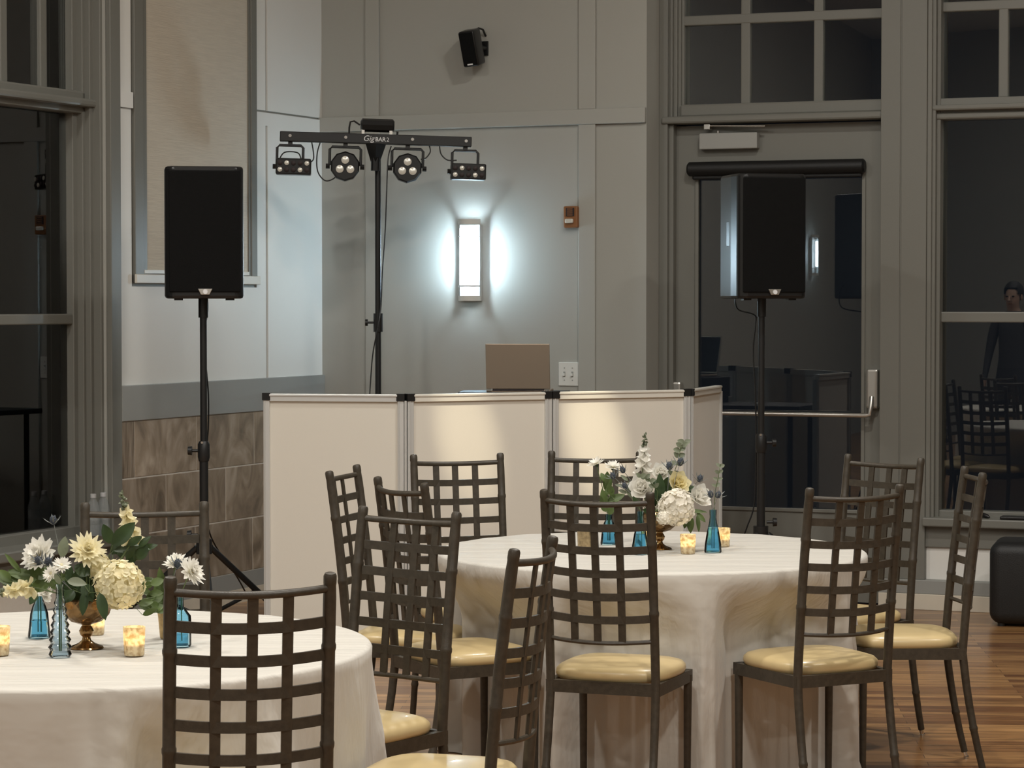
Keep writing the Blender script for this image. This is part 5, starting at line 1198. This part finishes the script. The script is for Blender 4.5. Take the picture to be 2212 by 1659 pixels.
# bubble vase daisies
vb = pbub + Vector((0, 0, 0.165)); Yb = pbub.y
for i, (x, y, n) in enumerate(((133, 1222, (0.2, -0.7, 0.7)), (112, 1240, (-0.5, -0.7, 0.4)))): daisy('small white daisy standing in the bubble-glass vase', pbub + Vector((0, 0, 0.02)), at(x, y, Yb), n, 0.026, 'petal_white', 'bubble vase daisies', 2, 'petal_cream', 20 + i, 0.22, 'daisy')
sprig('salal_sprig', 'single grey-green leaf leaning out of the bubble vase', pbub + Vector((0, 0, 0.02)), [at(139, 1247, Yb)], [(at(145, 1255, Yb), at(188, 1262, Yb), 0.013, (0, -0.8, 0.6)), (at(130, 1262, Yb), at(118, 1238, Yb), 0.007, (0, -1, 0))], 'leaf_grey', None)
# squat vase on the left
snapdragon('small pale blossoms standing in the squat blue vase', psq + Vector((0, 0, 0.02)), at(92, 1290, psq.y), at(112, 1255, psq.y), None, 'petal_white', 12, 0.9)
sprig('salal_sprig', 'dark leaves in the squat blue vase', psq + Vector((0, 0, 0.02)), [at(82, 1272, psq.y)], [(at(81, 1278, psq.y), at(70, 1254, psq.y), 0.009, (0, -1, 0)), (at(84, 1278, psq.y), at(106, 1268, psq.y), 0.009, (0, -1, .3)), (at(80, 1279, psq.y - 0.02), at(64, 1306, psq.y - 0.03), 0.011, (0, -1, .3))], 'leaf_dark', None)
# bottle vase and gold vase on the right
daisy('white chrysanthemum turned right above the chair finial', psh + Vector((0, 0, 0.02)), at(410, 1236, psh.y), (0.75, -0.45, 0.45), 0.044, 'petal_white', None, 4, 'petal_cream', 31, 0.2, pw=0.15)
daisy('white chrysanthemum carrying a thistle above the chair finial', pgv + Vector((0, 0, 0.02)), at(380, 1218, pgv.y), (-0.1, -0.45, 0.9), 0.036, 'petal_white', None, 3, 'petal_cream', 32, 0.2, pw=0.16)
thistle('grey-blue thistle in front of the right-hand chrysanthemums', pgv + Vector((0, 0, 0.03)), at(384, 1218, pgv.y - 0.04), (0.1, -0.3, 1), 0.012, None, 33)
sprig('fern_sprig', 'bright green foliage spilling from the slim gold vase', pgv + Vector((0, 0, 0.02)), [at(350, 1290, pgv.y)], [(at(350, 1310, pgv.y), at(x, y, pgv.y - 0.01), 0.016, (0.1 * i, -1, .4)) for i, (x, y) in enumerate(((338, 1255), (320, 1285), (352, 1240), (332, 1320), (368, 1268), (345, 1225), (300, 1310)))], 'leaf_green', None)
# rose bouquet on the table by the booth
Y1 = pB1.y; bowl1 = pB1 + Vector((0, 0, 0.10))
def P1(x, y, dy=0.0): return at(x, y, Y1 + dy)
hydrangea('ivory hydrangea head at the rim of the rose bouquet compote', bowl1 + Vector((0.01, -0.01, 0)), P1(1462, 1096, -.04), 0.062, 'petal_ivory', None, 190, 41)
hydrangea('smaller ivory hydrangea head hanging right over the compote rim', bowl1 + Vector((0.02, -0.02, 0)), P1(1434, 1119, -.11), 0.025, 'petal_ivory', None, 70, 42)
rose('cream-yellow rose above the ivory hydrangea', bowl1, P1(1466, 1043, -.03), (0.35, -0.8, 0.4), 0.042, 'petal_yellow', None, 43)
rose('white rose behind the chair finial left of the compote', bowl1 + Vector((-0.01, 0, 0)), P1(1386, 1052, -.03), (-0.3, -0.85, 0.35), 0.046, 'petal_white', None, 44)
snapdragon('tall white snapdragon with green tip over the rose bouquet', bowl1, P1(1388, 1020), P1(1394, 936, .02), None, 'petal_white', 45, 1.35)
rose('loose white blossom right of the ivory hydrangea', bowl1 + Vector((0.02, 0, 0)), P1(1512, 1072, .0), (0.5, -0.7, 0.5), 0.046, 'petal_white', None, 46)
rose('pale blossom between the snapdragon and the cream rose', bowl1, P1(1428, 1020, .02), (0, -0.8, 0.6), 0.036, 'petal_white', None, 47)
eucalyptus('grey eucalyptus sprig arching above the cream rose', bowl1, [P1(1450, 1040), P1(1465, 995), P1(1470, 970), P1(1480, 955)], None, 0.013, 48)
eucalyptus('grey leaf sprig across the white rose', bowl1, [P1(1420, 1060, -.05), P1(1400, 1035, -.06), P1(1380, 1030, -.07)], None, 0.011, 49)
for i, (x, y, n) in enumerate(((1470, 998, (0.2, -0.3, 0.9)), (1446, 1007, (-0.1, -0.3, 0.9)))): thistle('grey-blue thistle above the cream rose', bowl1, P1(x, y, -.02), n, 0.0135, 'thistles over the cream rose', 50 + i)
thistle('grey-blue thistle right of the loose white blossom', bowl1, P1(1512, 1034, 0), (0.2, -0.2, 1), 0.012, None, 53)
for i, (x, y) in enumerate(((1345, 1015), (1350, 1050), (1324, 1028))): thistle('grey-blue thistle left of the white rose', bowl1 + Vector((-0.02, 0, 0)), P1(x, y, -.02 * i), (-0.4, -0.3, 0.8), 0.0115, 'thistles left of the white rose', 54 + i)
sprig('salal_sprig', 'broad dark leaves in the middle of the rose bouquet', bowl1, [P1(1430, 1080)], [(P1(1430, 1078, -.05), P1(1424, 1022, -.05), 0.017, (-.2, -1, .2)), (P1(1435, 1078, -.05), P1(1452, 1050, -.05), 0.02, (.3, -1, .3)), (P1(1428, 1085, -.05), P1(1418, 1050, -.04), 0.016, (-.3, -1, .3)), (P1(1450, 1075, -.05), P1(1440, 1060, -.06), 0.016, (0, -1, .6)), (P1(1470, 1062, -.03), P1(1500, 1050, -.03), 0.012, (0, -1, .5))], 'leaf_dark', None)
sprig('salal_sprig', 'green leaves hanging down right of the rose compote', bowl1 + Vector((0.02, -0.02, 0)), [P1(1485, 1105, -.06)], [(P1(1490, 1112, -.07), P1(1492, 1152, -.08), 0.014, (0, -1, 0)), (P1(1486, 1110, -.07), P1(1478, 1142, -.08), 0.012, (-.2, -1, 0)), (P1(1506, 1112, -.06), P1(1510, 1150, -.07), 0.008, (.2, -1, 0)), (P1(1480, 1104, -.05), P1(1528, 1106, -.05), 0.008, (0, -1, .6)), (P1(1505, 1108, -.05), P1(1524, 1128, -.06), 0.009, (.2, -1, 0))], 'leaf_green', None)
# daisies in the squat vase
for i, (x, y, n) in enumerate(((1288, 1003, (-0.35, -0.25, 0.9)), (1324, 1010, (0.1, -0.35, 0.95)))): daisy('white daisy seen from below in the squat blue vase', pc3 + Vector((0, 0, 0.02)), at(x, y, pc3.y), n, 0.036, 'petal_white', 'daisies in the squat vase', 2, 'petal_cream', 60 + i, 0.2, 'daisy')
sprig('salal_sprig', 'grey-green leaves below the daisies of the squat vase', pc3 + Vector((0, 0, 0.02)), [at(1312, 1110, pc3.y), at(1310, 1060, pc3.y)], [(at(1310, 1062, pc3.y), at(1312, 1018, pc3.y), 0.017, (.2, -1, .1)), (at(1310, 1100, pc3.y), at(1300, 1055, pc3.y), 0.014, (-.3, -1, .2)), (at(1312, 1085, pc3.y), at(1350, 1068, pc3.y), 0.016, (0, -1, .5)), (at(1312, 1105, pc3.y), at(1298, 1085, pc3.y), 0.014, (0, -1, .3)), (at(1315, 1112, pc3.y), at(1325, 1092, pc3.y), 0.012, (0, -1, .2))], 'leaf_green', None)
# stems in the conical vases
eucalyptus('curly grey-green sprig standing in the tall conical vase', pc1 + Vector((0, 0, 0.02)), [at(1545, 1060, pc1.y), at(1552, 1030, pc1.y), at(1556, 1003, pc1.y)], None, 0.009, 70)
for i, (x, y, n) in enumerate(((1535, 1068, (-0.3, -0.3, 0.9)), (1551, 1069, (0.4, -0.3, 0.8)))): thistle('grey-blue thistle standing in the tall conical vase', pc1 + Vector((0, 0, 0.02)), at(x, y, pc1.y - 0.02), n, 0.0115, 'thistles in the conical vase', 71 + i)
sprig('salal_sprig', 'small dark leaf in the conical vase near the compote', pc2 + Vector((0, 0, 0.02)), [pc2 + Vector((-0.006, -0.004, 0.165))], [(pc2 + Vector((-0.006, -0.004, 0.163)), pc2 + Vector((-0.026, -0.012, 0.205)), 0.009, (0, -1, .2)), (pc2 + Vector((-0.006, 0.002, 0.052)), pc2 + Vector((0.006, 0.002, 0.020)), 0.005, (0, -1, 0))], 'leaf_dark', None)

def filler(label, name, base, box, Yc, n, L, wd, material, seed):
    # a dense handful of leaves inside a picture box (x0, y0, x1, y1) at depth Yc, fanning out from the bowl
    rnd = random.Random(seed); B = Vector(base)
    def one():
        p = at(rnd.uniform(box[0], box[2]), rnd.uniform(box[1], box[3]), Yc + rnd.uniform(-0.05, 0.07)); d = (p - B).normalized() + Vector((rnd.uniform(-.5, .5), rnd.uniform(-.5, .2), rnd.uniform(-.4, .5))); d.normalize()
        return (p - d * L * 0.5, p + d * L * rnd.uniform(0.4, 0.6), wd * rnd.uniform(0.7, 1.15), (rnd.uniform(-.5, .5), -1, rnd.uniform(0, .8)))
    pc_ = at((box[0] + box[2]) / 2, (box[1] + box[3]) / 2, Yc)
    return sprig(name, label, base, [B.lerp(pc_, 0.6), pc_] if neck_of(base)[5] else [pc_], [one() for i in range(n)], material, None, more=one)
filler('dense dark leaves packed under the blooms of the hydrangea bouquet', 'salal_sprig', bowl2, (140, 1235, 240, 1290), Y2 + 0.01, 26, 0.045, 0.015, 'leaf_dark', 101)
filler('loose green foliage left of the hydrangea compote', 'salal_sprig', bowl2, (10, 1232, 110, 1275), Y2 + 0.02, 20, 0.04, 0.011, 'leaf_green', 102)
filler('dark foliage behind the snapdragon of the hydrangea bouquet', 'salal_sprig', bowl2, (235, 1165, 325, 1205), Y2 + 0.03, 12, 0.045, 0.013, 'leaf_dark', 103)
filler('loose green foliage between the hydrangea head and the gold vase', 'salal_sprig', bowl2, (310, 1250, 360, 1330), Y2 + 0.05, 14, 0.04, 0.012, 'leaf_green', 104)
filler('dark leaves packed behind the roses of the far bouquet', 'salal_sprig', bowl1, (1395, 1040, 1490, 1105), Y1 + 0.02, 26, 0.045, 0.013, 'leaf_dark', 105)
filler('grey-green leaves left of the white rose', 'salal_sprig', bowl1, (1335, 1030, 1385, 1085), Y1 + 0.03, 12, 0.035, 0.009, 'leaf_grey', 106)
filler('grey-green leaves crowded under the daisies', 'salal_sprig', pc3 + Vector((0, 0, 0.02)), (1296, 1030, 1335, 1105), pc3.y, 12, 0.04, 0.011, 'leaf_green', 107)

# ------------------------------------------------------------------ person standing beside the camera, out of the frame (seen in the right window's reflection)
mat('hair_black', (0.012, 0.010, 0.009), 0.5, bump=0.6, bscale=120)
mat('eye_dark', (0.02, 0.015, 0.012), 0.2)
def dressed_mat():
    m = bpy.data.materials.new('dressed_body'); m.use_nodes = True; nt = m.node_tree; b = nt.nodes['Principled BSDF']; b.inputs['Roughness'].default_value = 0.65
    tc = nd(nt, 'ShaderNodeTexCoord'); sx = nd(nt, 'ShaderNodeSeparateXYZ'); nt.links.new(tc.outputs['Object'], sx.inputs[0])
    def mth(op, a, c):
        n = nd(nt, 'ShaderNodeMath', operation=op)
        for i, v in enumerate((a, c)):
            if v is None: continue
            if isinstance(v, float): n.inputs[i].default_value = v
            else: nt.links.new(v, n.inputs[i])
        return n.outputs[0]
    def mix(f, c1, c2):
        n = nd(nt, 'ShaderNodeMix', data_type='RGBA'); nt.links.new(f, n.inputs[0])
        for i, c in ((6, c1), (7, c2)):
            if isinstance(c, tuple): n.inputs[i].default_value = (*c, 1)
            else: nt.links.new(c, n.inputs[i])
        return n.outputs[2]
    z = sx.outputs[2]; ax = mth('ABSOLUTE', sx.outputs[0], None)
    c = mix(mth('GREATER_THAN', z, 0.09), (0.01, 0.01, 0.01), (0.02, 0.021, 0.026))
    c = mix(mth('GREATER_THAN', z, 1.02), c, (0.035, 0.035, 0.04))
    c = mix(mth('GREATER_THAN', z, 1.555), c, (0.45, 0.29, 0.21))
    hand = mth('MULTIPLY', mth('GREATER_THAN', ax, 0.225), mth('LESS_THAN', z, 0.90)); c = mix(hand, c, (0.45, 0.29, 0.21))
    sleeve = mth('MULTIPLY', mth('MULTIPLY', mth('GREATER_THAN', ax, 0.215), mth('GREATER_THAN', z, 0.90)), mth('LESS_THAN', z, 1.03)); c = mix(sleeve, c, (0.035, 0.035, 0.04))
    nt.links.new(c, b.inputs['Base Color']); MATS['dressed_body'] = m
dressed_mat()
pp = thing('person', 'person in dark shirt and trousers standing with arms down', 'person', (-2.8, 4.4, 0), math.radians(-12))
V_, E_, R_ = [], [], []
def jv(x, y, z, r, par=None, r2=None):
    V_.append((x, y, z)); R_.append((r, r2 or r))
    if par is not None: E_.append((par, len(V_) - 1))
    return len(V_) - 1
pel = jv(0, 0, 0.98, 0.155, None, 0.115); wa = jv(0, 0.0, 1.14, 0.14, pel, 0.10); ch = jv(0, -0.005, 1.34, 0.165, wa, 0.115); nk0 = jv(0, -0.01, 1.49, 0.09, ch, 0.08)
nk = jv(0, 0.0, 1.565, 0.055, nk0); jw = jv(0, 0.025, 1.63, 0.064, nk, 0.078); hd = jv(0, 0.018, 1.70, 0.076, jw, 0.097); tp = jv(0, 0.01, 1.775, 0.066, hd, 0.084)
for s_ in (-1, 1):
    sh = jv(s_ * 0.175, -0.01, 1.445, 0.062, nk0); el = jv(s_ * 0.245, -0.02, 1.15, 0.042, sh); wr = jv(s_ * 0.265, 0.05, 0.91, 0.027, el); pm_ = jv(s_ * 0.268, 0.075, 0.83, 0.036, wr, 0.02)
    for k in range(4):
        y0 = 0.045 + k * 0.021; l = (0.075, 0.088, 0.083, 0.066)[3 - k]
        a = jv(s_ * 0.268, y0, 0.79, 0.0095, pm_); c = jv(s_ * 0.262, y0 + 0.006, 0.79 - l * 0.55, 0.0088, a); jv(s_ * 0.248, y0 + 0.008, 0.79 - l, 0.0075, c)
    a = jv(s_ * 0.258, 0.112, 0.835, 0.011, pm_); jv(s_ * 0.25, 0.128, 0.79, 0.009, a)
    hp = jv(s_ * 0.095, 0, 0.90, 0.098, pel); kn = jv(s_ * 0.105, 0.015, 0.50, 0.062, hp); an = jv(s_ * 0.11, -0.02, 0.10, 0.042, kn); hl = jv(s_ * 0.11, 0.02, 0.05, 0.043, an); jv(s_ * 0.12, 0.17, 0.036, 0.034, hl, 0.042)
me = bpy.data.meshes.new('body'); me.from_pydata(V_, E_, []); bod = bpy.data.objects.new('body', me); C.objects.link(bod); bod.parent = pp; me.materials.append(MATS['dressed_body'])
md = bod.modifiers.new('skin', 'SKIN'); md.use_smooth_shade = True
for i, sv in enumerate(me.skin_vertices[0].data): sv.radius = R_[i]; sv.use_root = (i == 0)
sb = bod.modifiers.new('sub', 'SUBSURF'); sb.levels = 2; sb.render_levels = 2
b = bm_(); bmesh.ops.create_uvsphere(b, u_segments=24, v_segments=16, radius=1, matrix=Matrix.Translation((0, -0.006, 1.735)) @ Matrix.Diagonal((0.093, 0.112, 0.105, 1)))
bmesh.ops.delete(b, geom=[v for v in b.verts if v.co.z < 1.70 and v.co.y > -0.03 or v.co.y > 0.075 and v.co.z < 1.775 or v.co.z < 1.645], context='VERTS'); obj('hair', b, 'hair_black', pp, smooth=True)
for s_ in (-1, 1):
    b = bm_(); bmesh.ops.create_uvsphere(b, u_segments=10, v_segments=8, radius=1, matrix=Matrix.Translation((s_ * 0.031, 0.102, 1.692)) @ Matrix.Diagonal((0.013, 0.012, 0.008, 1))); obj('eye', b, 'eye_dark', pp, smooth=True)
    b = bm_(); bmesh.ops.create_uvsphere(b, u_segments=10, v_segments=8, radius=1, matrix=Matrix.Translation((s_ * 0.082, 0.01, 1.685)) @ Matrix.Diagonal((0.01, 0.019, 0.031, 1))); obj('ear', b, 'skin', pp, smooth=True)
b = bm_(); tube(b, [(0, 0.108, 1.70), (0, 0.122, 1.675), (0, 0.132, 1.657), (0, 0.112, 1.648)], [0.007, 0.010, 0.014, 0.010], 10); obj('nose', b, 'skin', pp, smooth=True)
b = bm_(); bmesh.ops.create_uvsphere(b, u_segments=12, v_segments=8, radius=1, matrix=Matrix.Translation((0, 0.103, 1.622)) @ Matrix.Diagonal((0.024, 0.009, 0.007, 1))); obj('mouth', b, 'bronze_plastic', pp, smooth=True)
